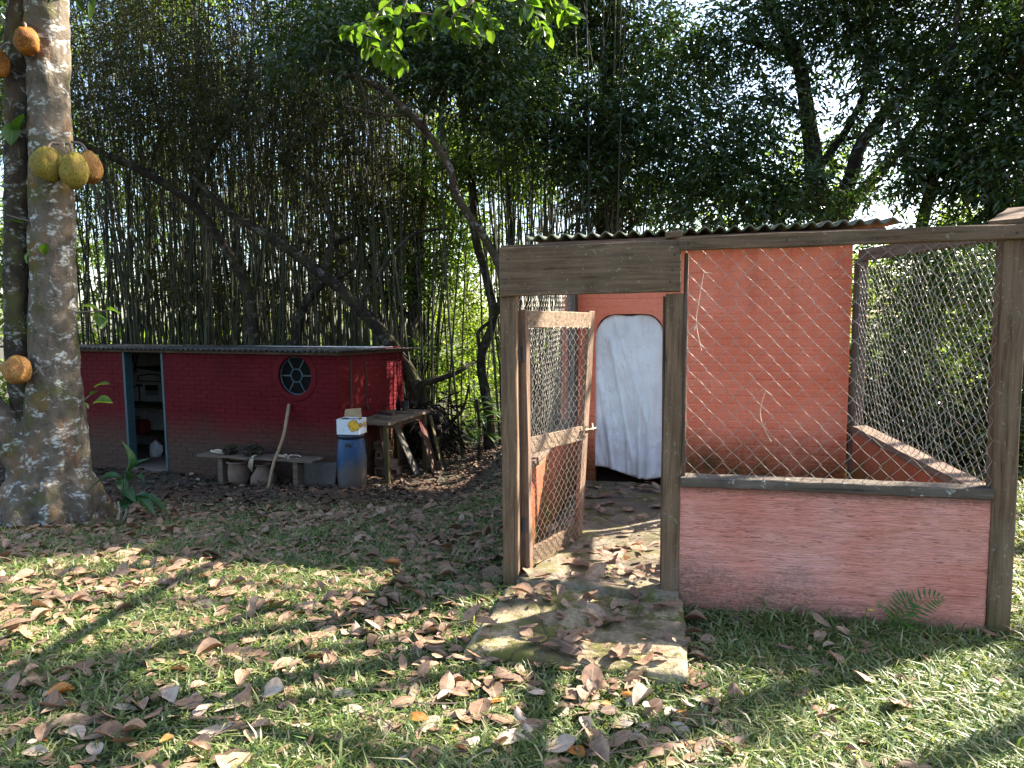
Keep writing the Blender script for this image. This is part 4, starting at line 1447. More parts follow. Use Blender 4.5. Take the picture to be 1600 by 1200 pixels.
# ================================================================== JACKFRUIT TREE
JY = 7.0
pxm = JY / FPX
jz = float(ground_z(-4.5, 7.0))
jbase = pw(85, 815, JY)
jbase.z = jz
jack = empty('jackfruit_tree', jbase)
tag(jack, 'thick lichen blotched fruit tree trunk forking low, with fruits on its bark', 'tree')
main_spec = [(88, 850, 190), (88, 808, 130), (88, 770, 108), (87, 710, 92), (86, 650, 84), (85, 580, 72), (84, 500, 66), (83, 420, 64), (80, 300, 61), (77, 180, 58), (74, 60, 60), (70, -80, 58), (60, -300, 56)]
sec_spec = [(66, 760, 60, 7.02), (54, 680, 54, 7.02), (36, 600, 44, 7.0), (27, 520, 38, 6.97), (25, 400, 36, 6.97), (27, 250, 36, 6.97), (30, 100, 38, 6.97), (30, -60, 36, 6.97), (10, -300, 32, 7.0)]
low_spec = [(70, 815, 110, 6.95), (50, 775, 66, 6.92), (38, 725, 52, 6.9), (12, 672, 46, 6.85), (-22, 630, 46, 6.8), (-70, 590, 52, 6.7), (-160, 500, 44, 6.6), (-240, 330, 36, 6.6)]
def bark_skin(specs, mat, part, roots):
    mb = MB()
    for spec in specs:
        pr = ppath(spec, JY)
        arr = catmull([tuple(p - jbase) + (r_,) for p, r_ in pr], 5)
        mb.tube([a_[:3] for a_ in arr], [a_[3] for a_ in arr], 20)
    if roots:
        for k in range(9):                                           # root flare
            q = 2 * math.pi * k / 9 + 0.3
            l_ = random.uniform(0.42, 0.6)
            mb.tube([(0.25 * math.cos(q), 0.25 * math.sin(q), 0.42), (0.34 * math.cos(q), 0.34 * math.sin(q), 0.16), (l_ * 0.85 * math.cos(q + 0.1), l_ * 0.85 * math.sin(q + 0.1), -0.03), (l_ * 1.25 * math.cos(q + 0.15), l_ * 1.25 * math.sin(q + 0.15), -0.18)],
                    [0.14, 0.15, 0.12, 0.06], 10)
    tmp = mb.build(part, None)
    mo = tmp.modifiers.new('r', 'REMESH')
    mo.mode = 'VOXEL'
    mo.voxel_size = 0.022
    sm = tmp.modifiers.new('s', 'SMOOTH')
    sm.factor = 0.8
    sm.iterations = 6
    dg = bpy.context.evaluated_depsgraph_get()
    me = bpy.data.meshes.new_from_object(tmp.evaluated_get(dg))
    bpy.data.objects.remove(tmp)
    co = np.zeros(len(me.vertices) * 3, np.float32)
    me.vertices.foreach_get('co', co)
    co = co.reshape(-1, 3)
    no = np.zeros(len(me.vertices) * 3, np.float32)
    me.vertices.foreach_get('normal', no)
    no = no.reshape(-1, 3)
    for i in range(len(co)):
        p = co[i]
        h = 0.020 * mnoise.noise((p[0] * 5, p[1] * 5, p[2] * 3)) + 0.012 * mnoise.noise((p[0] * 15, p[1] * 15, p[2] * 9)) + 0.006 * mnoise.noise((p[0] * 40, p[1] * 40, p[2] * 34))
        low = max(0.0, 1 - p[2] / 1.3)
        h += low * (0.03 * mnoise.noise((p[0] * 9, p[1] * 9, p[2] * 2.2)) + 0.012 * mnoise.noise((p[0] * 30, p[1] * 30, p[2] * 22)))
        co[i] += no[i] * h
    me.vertices.foreach_set('co', co.ravel())
    me.update()
    me.polygons.foreach_set('use_smooth', np.ones(len(me.polygons), bool))
    link(part, me, M_[mat], jack)


bark_skin((main_spec, low_spec), 'bark_jack', 'trunk', True)
bark_skin((sec_spec,), 'bark_shaded', 'second_stem', False)
cls = []
for k in range(16):
    q = random.uniform(0, 6.28)
    cls.append((tuple(Vector((-0.6 + 1.7 * math.cos(q) * random.uniform(0.2, 1), 1.7 * math.sin(q) * random.uniform(0.2, 1), 6.0 + random.uniform(-0.6, 2.2)))), (0.8, 0.8, 0.5)))
crown_mesh('crown', cls, 5200, 0.16, 0.085, 'tree_leaf', jack, 0.4)


def make_leaf_mesh(name, ns, nc, prof, cup, bend, twist, wav, seed, w=0.5, tipdrop=0.0):
    """one leaf of length 1 along +x, rooted at the origin"""
    V_, U_, F_ = [], [], []
    for i in range(ns + 1):
        s = i / ns
        hw = max(0.004, prof(s)) * w
        for j in range(nc + 1):
            t = j / nc * 2 - 1
            x = s
            y = hw * t
            z = cup * abs(t) ** 1.5 * hw * 2 + bend * math.sin(math.pi * s) + tipdrop * s * s + twist * t * hw * (s - 0.4) * 2
            z += wav * mnoise.noise((s * 3.2 + seed * 7.1, t * 1.4 + seed, 0.5))
            V_.append((x, y, z))
            U_.append((s, j / nc))
    m_ = nc + 1
    F_ = [(i * m_ + j, (i + 1) * m_ + j, (i + 1) * m_ + j + 1, i * m_ + j + 1) for i in range(ns) for j in range(nc)]
    return np.array(V_), np.array(F_), np.array(U_)


obov = lambda s: 0.5 * math.sin(math.pi * min(1, s ** 1.15) * 0.985 + 0.02) ** 0.75 if 0 < s < 1 else 0.0
oval = lambda s: 0.5 * math.sin(math.pi * s) ** 0.8 if 0 < s < 1 else 0.0
lance = lambda s: 0.5 * (math.sin(math.pi * s ** 0.75)) ** 0.9 if 0 < s < 1 else 0.0


def put_leaf(me, mat, parent, base, direction, L, roll=0.0, name='leaf', inv=None):
    d = Vector(direction).normalized()
    up = Vector((0, 0, 1)) if abs(d.z) < 0.95 else Vector((1, 0, 0))
    y_ = up.cross(d).normalized()
    z_ = d.cross(y_)
    m_ = Matrix((d, y_, z_)).transposed().to_4x4() @ Matrix.Rotation(roll, 4, 'X')
    o_ = link(name, me, mat, parent)
    o_.matrix_local = Matrix.Translation(Vector(base)) @ m_ @ Matrix.Diagonal((L, L, L, 1))
    return o_


def leaf_data(name, mat, *args, **kw):
    V_, F_, U_ = make_leaf_mesh(name, *args, **kw)
    me_ = mesh_np(name, V_, F_, U_, True)
    me_.materials.append(M_[mat])
    return me_


green_leaves = [leaf_data('leaf', 'front_leaf', 7, 4, obov, 0.12 + 0.1 * k, 0.06, 0.2, 0.03, k, w=0.55, tipdrop=-0.12) for k in range(4)]
# leafy sprigs growing from the bark
for (pts_, lv, Y_) in (([(112, 640), (128, 628), (140, 618)], [((140, 618), (0.75, -0.2, 0.45), 0.11), ((146, 606), (0.9, 0, 0.3), 0.16), ((128, 628), (0.5, 0, -0.5), 0.09), ((145, 632), (0.9, -0.1, 0.15), 0.20)], 6.75),
                     ([(30, 250), (28, 215), (22, 190)], [((28, 215), (0.35, -0.3, 0.7), 0.25), ((22, 190), (0.1, -0.4, -0.8), 0.26), ((15, 165), (-0.5, 0, 0.5), 0.12)], 6.9),
                     ([(45, 345), (25, 340), (10, 335)], [((40, 350), (-0.9, -0.2, 0.2), 0.19), ((15, 300), (-0.8, -0.3, 0.5), 0.15)], 6.8),
                     ([(70, 400), (66, 385), (60, 380)], [((70, 400), (0.3, -0.5, 0.7), 0.15), ((48, 390), (-0.2, -0.3, -0.9), 0.14)], 6.72),
                     ([(118, 488), (150, 486), (168, 486)], [((150, 488), (0.5, -0.4, -0.7), 0.20), ((165, 484), (0.9, -0.2, -0.15), 0.17), ((155, 485), (-0.4, -0.3, 0.2), 0.15)], 6.9)):
    P3 = [pw(x, y, Y_) - jbase for x, y in pts_]
    tw = MB().tube([tuple(p) for p in catmull([tuple(p) for p in P3], 4)], 0.007, 5).build('sprig', M_['twig'], jack, smoothed=True)
    for k, (p_, d_, L_) in enumerate(lv):
        put_leaf(green_leaves[k % 4], None, tw, pw(p_[0], p_[1], Y_) - jbase, d_, L_, random.uniform(-0.5, 0.5))


def jackfruit(px, py, Y, wpx, hpx, mat, label, stalk_to, seed, tilt=0.0):
    c = pw(px, py, Y)
    sx, sz = wpx * Y / FPX / 2, hpx * Y / FPX / 2
    nu_, nv_ = 60, 44
    V_ = []
    for j in range(nv_ + 1):
        ph = math.pi * j / nv_
        for i in range(nu_):
            th = 2 * math.pi * i / nu_
            v = Vector((math.sin(ph) * math.cos(th), math.sin(ph) * math.sin(th), math.cos(ph)))
            k_ = 1 + 0.16 * mnoise.noise(v * 1.3 + Vector((seed * 3.7, 0, 0))) + 0.035 * mnoise.noise(v * 5 + Vector((seed, 1, 0)))
            k_ += 0.018 * math.sin(th * 22 + (j % 2) * math.pi) * math.sin(ph * 32)
            V_.append((v.x * sx * k_, v.y * sx * k_, v.z * sz * k_ - (0.05 * sz * v.x)))
    F_ = [(j * nu_ + i, (j + 1) * nu_ + i, (j + 1) * nu_ + (i + 1) % nu_, j * nu_ + (i + 1) % nu_) for j in range(nv_) for i in range(nu_)]
    e_ = empty('jackfruit', tuple(c))
    tag(e_, label, 'fruit', 'fruits growing on the trunk')
    link('rind', mesh_np('rind', np.array(V_), np.array(F_), smoothed=True), M_[mat], e_, None, (0, tilt, 0))
    s1 = pw(*stalk_to) - c
    MB().tube([tuple(p) for p in catmull([(0, 0, sz * 0.85), (s1.x * 0.4, s1.y * 0.4, sz + (s1.z - sz) * 0.75), tuple(s1)], 4)], 0.012, 6).build('stalk', M_['twig'], e_, smoothed=True)


jackfruit(75, 257, 6.62, 44, 52, 'jack_green', 'rounded green jackfruit leftmost in the cluster of three on the trunk', (92, 225, 6.82), 1)
jackfruit(116, 267, 6.60, 40, 53, 'jack_green', 'long green jackfruit in the middle of the cluster of three', (103, 225, 6.80), 2, 0.15)
jackfruit(140, 262, 6.85, 36, 48, 'jack_brown', 'rotting brown jackfruit behind the two green ones of the cluster', (112, 222, 6.9), 3, -0.1)
jackfruit(42, 65, 6.72, 34, 42, 'jack_orange', 'small overripe orange jackfruit high on the thinner dark trunk', (36, 38, 6.85), 4)
jackfruit(0, 100, 6.75, 26, 40, 'jack_orange', 'orange jackfruit on the far side of the thinner dark trunk', (18, 70, 6.85), 5)
jackfruit(26, 578, 6.68, 42, 42, 'jack_brown', 'round ripe brown jackfruit low on the trunk above the low limb', (50, 570, 6.85), 6)

# broad leaved plant at the tree foot
pb = pw(192, 800, 7.0)
pb.z = float(ground_z(pb.x, pb.y))
pl = empty('broadleaf_plant', pb)
tag(pl, 'low plant with big dark green leaves at the foot of the fruit tree', 'plant')
broad = [leaf_data('leaf', 'plant_leaf', 10, 6, lance, 0.25, 0.10 + 0.05 * k, 0.1, 0.02, k + 3, w=0.48, tipdrop=-0.25 - 0.1 * k) for k in range(3)]
for k, (x, y, d_, L_) in enumerate([(196, 740, (0.2, 0, 1.0), 0.32), (200, 752, (0.75, -0.35, 0.35), 0.26), (192, 752, (-0.8, -0.4, 0.2), 0.28), (198, 750, (0.5, 0.3, 0.8), 0.30),
                                  (196, 770, (0.5, -0.6, 0.1), 0.28), (200, 785, (0.9, -0.4, 0.15), 0.36), (196, 785, (0.4, -0.8, 0.1), 0.26), (192, 770, (-0.4, 0.6, 0.5), 0.26), (200, 790, (0.95, 0.1, 0.05), 0.42)]):
    p = pw(x, y, 7.0) - pb
    MB().tube([(0, 0, -0.02), (p.x * 0.6, p.y * 0.6, p.z * 0.6), tuple(p)], 0.008, 5).build('stem', M_['stem_green'], pl)
    put_leaf(broad[k % 3], None, pl, p, d_, L_, random.uniform(-0.4, 0.4))
for k in range(5):
    q = Vector((random.uniform(-0.05, 0.06), -0.03, 0.22))
    MB().tube([q, q + Vector((0.02, -0.02, -0.1)), q + Vector((random.uniform(-0.03, 0.05), -0.03, -0.2))], 0.006, 4).build('dry_stem', M_['straw'], pl)

# ================================================================== BACKGROUND TREES
BGROUP = 'trees in the grove behind the sheds'
trees = [
    ('leaning_tree', 'dark leaning tree crossing the bamboo behind the shed doorway side', [
        [(400, 560, 18.6, 13.2), (392, 480, 16.7, 13.0), (360, 400, 16.1, 12.8), (300, 320, 14.9, 12.6), (230, 272, 13.6, 12.4), (150, 235, 9.9, 12.2), (60, 190, 6.2, 12.0)],
        [(300, 320, 8.7, 12.6), (330, 240, 6.2, 12.5), (380, 160, 4.3, 12.4), (395, 60, 3.1, 12.4)],
        [(230, 272, 6.2, 12.4), (250, 200, 4.3, 12.3), (230, 120, 3.1, 12.2)]],
     [(120, 90, 12.0, 100), (240, 60, 12.2, 95), (60, 180, 12.0, 70), (350, 40, 12.4, 95), (200, 170, 12.2, 70), (310, 150, 12.4, 65)], 8000, 'bamboo_leaf', 'bark_dark'),
    ('slanting_tree', 'thick dark tree slanting from the shed corner up into the bamboo', [
        [(690, 720, 29.9, 12.6), (655, 620, 27.2, 12.6), (612, 540, 21.8, 12.5), (560, 480, 19.7, 12.4), (505, 430, 17.7, 12.3), (430, 375, 15.0, 12.2), (350, 325, 10.2, 12.1), (280, 250, 5.4, 12.0)],
        [(560, 480, 8.8, 12.4), (590, 430, 6.8, 12.4), (640, 370, 6.1, 12.4), (700, 355, 4.8, 12.5)],
        [(505, 430, 9.5, 12.3), (520, 380, 7.5, 12.3), (500, 300, 6.1, 12.3), (420, 240, 4.8, 12.3)]],
     [(430, 160, 12.3, 90), (520, 120, 12.4, 85), (340, 230, 12.2, 60), (460, 250, 12.3, 60), (590, 200, 12.6, 60)], 6000, 'bamboo_leaf', 'bark_dark'),
    ('crossing_tree', 'thin dark tree crossing behind the slanting one above the shed roof', [
        [(440, 570, 15.4, 13.6), (468, 500, 14.0, 13.5), (505, 440, 12.6, 13.4), (520, 385, 10.5, 13.4), (575, 360, 6.3, 13.4)],
        [(505, 440, 7.0, 13.4), (545, 425, 5.6, 13.4), (600, 380, 3.5, 13.4)]],
     [(600, 300, 13.4, 60), (540, 330, 13.4, 50)], 2600, 'bamboo_leaf', 'bark_dark'),
    ('liana_tree', 'pale twisted liana trunk arching down beside the head board', [
        [(800, 620, 13.6, 10.6), (792, 480, 12.9, 10.5), (772, 400, 12.2, 10.4), (738, 345, 12.9, 10.3), (712, 300, 12.2, 10.2), (702, 262, 11.6, 10.1), (672, 215, 10.9, 10.0), (640, 178, 10.9, 9.9), (600, 142, 9.5, 9.8), (555, 120, 6.8, 9.7), (500, 108, 4.1, 9.6)],
        [(640, 178, 5.4, 9.9), (600, 180, 4.1, 9.9), (540, 165, 2.7, 9.8)],
        [(702, 262, 4.8, 10.1), (690, 190, 3.4, 10.1), (700, 130, 2.7, 10.0)]],
     [(560, 60, 9.8, 75), (660, 90, 10.0, 70), (720, 130, 10.2, 70), (480, 60, 9.6, 65), (790, 160, 10.4, 70), (760, 60, 10.2, 80), (700, 40, 10.2, 70)], 5500, 'tree_leaf', 'bark_pale'),
    ('dark_tree', 'dark upright tree standing in the bright gap between shed and run', [
        [(768, 725, 19.5, 13.0), (762, 640, 16.5, 13.0), (752, 560, 15.0, 13.0), (770, 505, 14.2, 13.0), (760, 430, 13.5, 13.0), (742, 370, 12.8, 13.0), (738, 280, 10.5, 13.1), (720, 150, 7.5, 13.2)],
        [(770, 505, 10.5, 13.0), (790, 440, 9.0, 13.0), (800, 360, 6.8, 13.0), (790, 250, 4.5, 13.0)],
        [(752, 560, 6.0, 13.0), (748, 520, 6.0, 13.0), (770, 500, 5.2, 13.0)]],
     [(760, 230, 13.2, 70), (690, 260, 13.2, 55), (820, 260, 13.2, 65)], 5000, 'light_leaf', 'bark_dark'),
    ('dense_tree', 'dark tree rising behind the shed table into the bamboo', [
        [(622, 720, 25.5, 14.0), (630, 600, 21.0, 14.0), (645, 500, 18.0, 14.0), (655, 400, 15.0, 14.0), (662, 300, 11.2, 14.0), (665, 180, 6.8, 14.0)],
        [(645, 500, 9.0, 14.0), (600, 460, 6.8, 14.0), (570, 400, 5.2, 14.0), (560, 330, 3.8, 14.0)]],
     [(650, 440, 14.2, 45), (690, 400, 14.2, 45), (620, 360, 14.2, 40), (700, 330, 14.2, 50), (640, 560, 14.3, 40)], 6500, 'light_leaf', 'bark_dark'),
    ('vine_tree', 'straight dark tree hung with dry vines above the pink house roof', [
        [(948, 720, 36, 13.0), (948, 400, 33, 13.0), (946, 250, 30, 13.0), (950, 120, 27, 13.0), (958, 0, 22, 13.0), (965, -140, 14, 13.0)],
        [(948, 240, 12, 13.0), (1000, 220, 9, 12.8), (1060, 195, 6, 12.6)],
        [(950, 120, 11, 13.0), (915, 60, 8, 13.0), (880, -10, 6, 13.0)],
        [(948, 180, 9, 13.0), (905, 150, 7, 12.8), (860, 135, 5, 12.6)]],
     [(800, 130, 11.5, 75), (880, 160, 11.6, 75), (960, 190, 11.6, 70), (1030, 170, 11.8, 75), (860, 230, 11.6, 55), (920, 260, 11.8, 60), (1000, 260, 11.8, 65), (830, 60, 12.0, 70), (985, 305, 12.7, 45), (935, 325, 12.6, 40), (1040, 320, 12.6, 45), (1060, 90, 12.2, 85), (980, 60, 12.8, 80), (900, 20, 12.8, 80), (1080, 260, 12.0, 60)], 19000, 'tree_leaf', 'bark_dark'),
    ('forked_tree', 'dark many stemmed tree with sky showing between its limbs behind the run', [
        [(1295, 700, 44, 11.6), (1290, 380, 36, 11.6), (1275, 270, 30, 11.6), (1262, 180, 24, 11.6), (1245, 90, 20, 11.6), (1200, 0, 14, 11.6), (1170, -100, 8, 11.6)],
        [(1290, 360, 28, 11.6), (1325, 290, 24, 11.5), (1350, 220, 19, 11.4), (1420, 140, 14, 11.2), (1500, 80, 9, 11.0)],
        [(1290, 380, 24, 11.6), (1340, 310, 21, 11.7), (1390, 250, 17, 11.8), (1440, 190, 12, 12.0), (1470, 90, 8, 12.0)],
        [(1275, 270, 14, 11.6), (1330, 190, 11, 11.6), (1360, 100, 8, 11.6), (1340, 0, 5, 11.6)],
        [(1285, 340, 13, 11.6), (1220, 290, 10, 11.4), (1150, 250, 6, 11.2)]],
     [(1110, 220, 11.0, 80), (1180, 260, 11.0, 75), (1150, 310, 10.8, 70), (1220, 320, 10.8, 60), (1200, 160, 11.4, 70), (1090, 310, 11.2, 60), (1330, 60, 11.4, 80), (1240, 20, 11.6, 80), (1420, 60, 11.2, 80), (1150, 60, 11.6, 80), (1380, 140, 11.2, 60), (1320, 220, 11.8, 45), (1260, 300, 10.8, 55), (1500, 30, 11.0, 85), (1330, 300, 11.0, 40)], 23000, 'tree_leaf', 'bark_dark'),
    ('pale_tree', 'paler slim tree leaning behind the far corner of the wire run', [
        [(1425, 700, 22, 10.4), (1438, 400, 20, 10.4), (1452, 300, 18, 10.4), (1470, 220, 15, 10.4), (1480, 120, 11, 10.4), (1500, 0, 7, 10.4)],
        [(1452, 300, 9, 10.4), (1410, 230, 7, 10.3), (1400, 150, 5, 10.2)]],
     [(1450, 200, 10.2, 65), (1500, 250, 10.0, 65), (1550, 210, 10.0, 70), (1430, 270, 10.2, 50), (1560, 130, 10.2, 75), (1480, 110, 10.4, 65), (1530, 300, 9.8, 45)], 11000, 'tree_leaf', 'bark_pale'),
    ('crooked_tree', 'crooked bare limbed tree over the corner post of the run', [
        [(1640, 720, 26, 9.6), (1620, 420, 22, 9.6), (1560, 330, 16, 9.6), (1532, 270, 12, 9.6), (1500, 240, 8, 9.6)],
        [(1620, 420, 16, 9.6), (1630, 280, 13, 9.6), (1600, 120, 10, 9.6), (1590, -40, 7, 9.6)]],
     [(1590, 260, 9.4, 60), (1640, 180, 9.6, 75), (1600, 60, 9.6, 80), (1680, 40, 9.6, 90), (1580, 330, 9.4, 40), (1660, 330, 9.6, 70)], 9000, 'tree_leaf', 'bark_pale'),
]
for nm, lab, limbs, clumps, total, leaf, bark in trees:
    lm = [ppath(l_, 12) for l_ in limbs]
    p0, r0 = lm[0][0]
    gz = float(ground_z(p0.x, p0.y))
    lm[0][0] = (Vector((p0.x, p0.y, gz - 0.1)), r0 * 1.25)
    cl_ = [pclump(x, y, Y_, r_ * 1.05, 0.7, 1.0) for x, y, Y_, r_ in clumps]
    narrow = leaf == 'bamboo_leaf'
    UP = {'forked_tree': (15, (4.6, 11.6), 2.2, (6.6, 10.0)), 'vine_tree': (12, (1.7, 12.6), 2.0, (7.6, 10.5)), 'pale_tree': (7, (6.3, 10.6), 1.3, (6.2, 8.6)), 'dense_tree': (8, (-1.8, 14.0), 1.6, (6.0, 9.0)), 'dark_tree': (7, (-0.6, 13.0), 1.5, (7.0, 9.6))}
    if nm in UP:
        k_, (cx, cy_), sp, (za, zb) = UP[nm]
        n0 = len(cl_)
        for q in range(k_):
            cl_.append(((cx + random.uniform(-sp, sp), cy_ + random.uniform(-sp, sp) * 0.8, random.uniform(za, zb)), (0.75, 0.75, 0.5)))
        total = int(total * (1 + 0.7 * k_ / n0))
    total = int(total * (1.25 if nm in ('forked_tree', 'pale_tree', 'crooked_tree') else 1.6 if leaf == 'tree_leaf' else 1.35))
    make_tree(nm, lab, lm, cl_, total, 0.12 if narrow else 0.115, 0.017 if narrow else 0.045, leaf, bark, BGROUP, 0.45 if narrow else 0.38, 0.5 if narrow else 0.3)

# hanging dry vines on the straight tree
mb = MB()
for k in range(70):
    x0 = random.uniform(880, 975)
    y0 = random.uniform(150, 280)
    Y_ = 12.5 + random.uniform(-0.4, 0.3)
    pts_ = [pw(x0 + random.uniform(-8, 8) * q, y0 + q * random.uniform(25, 45), Y_ + 0.1 * math.sin(q)) for q in range(5)]
    mb.tube([tuple(p) for p in catmull([tuple(p) for p in pts_], 3)], 0.007, 4)
o = mb.build('hanging_vines', M_['twig'])
tag(o, 'curtain of dry brown vines hanging from the straight dark tree', 'vines', None, 'stuff')

# ================================================================== BAMBOO
culms = []
for k in range(10):
    mb = MB()
    arr = []
    bend = 0.02 + 0.10 * (k / 9)
    a0 = random.uniform(0, 6.28)
    nn_ = 12
    for i in range(nn_ + 1):
        t = i / nn_
        arr.append((bend * t ** 2.6 * math.cos(a0) + 0.006 * math.sin(5 * t + k), bend * t ** 2.6 * math.sin(a0) + 0.006 * math.cos(4 * t + k), t))
    pts_, rad = [], []
    for i in range(nn_):
        for f in (0.0, 0.06, 0.94):
            p = np.array(arr[i]) * (1 - f) + np.array(arr[i + 1]) * f
            pts_.append(p * 9.0)
            rad.append((0.029 if f == 0 else 0.024) * (1 - 0.72 * (i + f) / nn_))
    pts_.append(np.array(arr[-1]) * 9.0)
    rad.append(0.006)
    me_ = mb.tube([tuple(p) for p in pts_], rad, 6).mesh('bamboo_culm', smoothed=True)
    me_.materials.append(M_['bamboo'])
    culms.append(me_)
spots = []
while len(spots) < 980:
    lx, ly = random.uniform(-9.5, 4.6), random.uniform(2.45, 7.5) ** 1.0
    p = SHM @ Vector((lx, ly, 0))
    px_ = 800 + FPX * p.x / p.y
    if 672 < px_ < 775 and random.random() < 0.93:
        continue
    if px_ > 800 and random.random() < 0.3:
        continue
    if px_ > 1000:
        continue
    spots.append((p.y, p.x))
spots.sort()
rest = MB()
for i, (y, x) in enumerate(spots):
    z = float(ground_z(x, y)) - 0.05
    s_ = random.uniform(0.5, 1.15)
    h_ = random.uniform(0.85, 1.25)
    rot = (random.gauss(0, 0.07), random.gauss(0, 0.08), random.uniform(0, 6.28))
    me_ = culms[i % 10]
    if i < 300:
        o = link('bamboo_culm', me_, None, None, (x, y, z), rot, (s_, s_, h_))
        tag(o, 'slender upright bamboo culm of the dense thicket behind the red shed', 'bamboo', 'bamboo culms behind the red shed')
    else:
        mw = Matrix.Translation((x, y, z)) @ Matrix.Rotation(rot[2], 4, 'Z') @ Matrix.Rotation(rot[1], 4, 'Y') @ Matrix.Rotation(rot[0], 4, 'X') @ Matrix.Diagonal((s_, s_, h_, 1))
        rest.add([mw @ v.co for v in me_.vertices], [tuple(p_.vertices) for p_ in me_.polygons])
o = rest.build('bamboo_thicket', M_['bamboo'], smoothed=True)
tag(o, 'farther bamboo culms massed behind the nearer ones', 'bamboo', None, 'stuff')
# bamboo foliage: plumes high up and thin sprays between the culms
cl_ = []
for k in range(130):
    px_, py_ = random.uniform(-140, 900), random.uniform(-320, 210)
    if 660 < px_ < 790 and py_ > 120:
        continue
    cl_.append(pclump(px_, py_, random.uniform(13.2, 17.0), random.uniform(45, 85), 0.9, 1.1))
for k in range(110):
    px_, py_ = random.uniform(-60, 900), random.uniform(230, 480)
    if 680 < px_ < 775 and py_ > 260:
        continue
    cl_.append(pclump(px_, py_, random.uniform(14.0, 17.0), random.uniform(20, 40), 1.2, 1.0))
o = crown_mesh('bamboo_foliage', cl_, 120000, 0.125, 0.018, 'bamboo_leaf', None, 0.5, 8, 0.55)
tag(o, 'mass of narrow bamboo leaves drooping through the thicket', 'bamboo leaves', None, 'stuff')

# ================================================================== UNDERGROWTH
cl_ = []
for k in range(150):
    x = random.uniform(-16, 22)
    y = random.uniform(19, 30)
    h_ = random.uniform(0.4, 2.6) if x < -2.5 else random.uniform(0.4, 4.2)
    t_ = h_ / 0.83
    if h_ > 1.3 and -4.0 < x - t_ < 2.0 and 12.5 < y - 0.46 * t_ < 24:
        continue
    for q in range(2):
        cl_.append(((x + random.uniform(-1, 1), y, -1.0 + h_ * random.uniform(0.2, 1.0)), (1.0, 0.9, 0.7)))
o = crown_mesh('far_undergrowth', cl_, 52000, 0.20, 0.09, 'far_leaf', None, 0.5, 8, 0.25)
tag(o, 'sunlit yellow green growth in the clearing beyond the bamboo', 'undergrowth', None, 'stuff')
cl_ = [pclump(random.uniform(685, 775), random.uniform(420, 700), random.uniform(14.6, 19), random.uniform(22, 42), 0.9, 1.0) for k in range(26)]
o = crown_mesh('clearing_bush', cl_, 9000, 0.11, 0.045, 'far_leaf', None, 0.35, 8, 0.25)
tag(o, 'bright yellow green bush in the sunny gap between the shed and the run', 'bush', None, 'stuff')
# the wood beyond, a broken wall of leaves with sky between
cl_ = []
for k in range(430):
    x = random.uniform(-22, 26)
    y = random.uniform(19.0, 25.0)
    px_ = 800 + FPX * x / y
    z = random.uniform(-0.5, 11) if px_ < 900 else random.uniform(-0.5, 8.0)
    pz_ = 500 - FPX * (z - 1.6) / y
    if 300 < px_ < 600 and 350 < pz_ < 470 and random.random() < 0.5:
        continue
    if px_ > 900 and mnoise.noise((px_ * 0.006, pz_ * 0.008, 4.4)) > 0.02:
        continue
    t_ = (z - 1.0) / 0.83
    if -4.0 < x - t_ < 2.0 and 12.5 < y - 0.46 * t_ < 24:
        continue
    r_ = random.uniform(0.7, 1.3)
    cl_.append(((x, y, z), (r_, r_ * 0.7, r_ * 0.75)))
o = crown_mesh('far_wood', cl_, 85000, 0.20, 0.09, 'far_leaf', None, 0.55, 8, 0.3)
tag(o, 'leafy wood beyond the bamboo with sky glinting through', 'wood', None, 'stuff')
# shrubs behind the wire on the right
shr = [('leafy_shrub', 'dark glossy shrub filling the view low behind the side wire', [(1350, 640, 8.2, 60), (1400, 690, 7.8, 65), (1450, 640, 8.0, 60), (1380, 580, 8.4, 55), (1480, 700, 7.6, 60)], 7500, 'tree_leaf', 0.085, 0.04),
       ('leafy_shrub', 'lighter green shrub rising in the middle of the side wire view', [(1390, 400, 9.8, 42), (1450, 380, 9.9, 42), (1520, 360, 9.9, 45), (1440, 540, 9.2, 65), (1480, 480, 9.4, 60), (1400, 500, 9.4, 50), (1420, 430, 9.6, 45), (1500, 420, 9.2, 50)], 8500, 'light_leaf', 0.085, 0.038),
       ('leafy_shrub', 'shadowed shrub beyond the right corner post of the run', [(1590, 690, 7.4, 65), (1560, 620, 7.6, 60), (1620, 580, 7.6, 70), (1590, 500, 7.8, 60), (1540, 720, 7.2, 55), (1640, 700, 7.2, 70), (1580, 430, 8.0, 55)], 9000, 'tree_leaf', 0.085, 0.038)]
for nm, lab, cs, total, leaf, L_, W_ in shr:
    cl_ = [pclump(x, y, Y_, r_ * 1.15, 0.85, 0.9) for x, y, Y_, r_ in cs]
    c0 = Vector(cl_[0][0])
    b0 = Vector((c0.x, c0.y, float(ground_z(c0.x, c0.y)) - 0.05))
    limbs = [[(b0, 0.03), (b0 + Vector((0.03, 0.02, 0.5)), 0.02), (Vector(cl_[1][0]), 0.01)]]
    for c, r_ in cl_:
        limbs.append([(b0 + Vector((random.uniform(-0.05, 0.05), 0, 0.05)), 0.016), (b0.lerp(Vector(c), 0.5) + Vector((0.05, 0, 0.1)), 0.012), (Vector(c), 0.006)])
    make_tree(nm, lab, limbs, cl_, total, L_, W_, leaf, 'bark_dark', 'shrubs behind the run', 0.28, 0.25, links=False, cat='shrub')

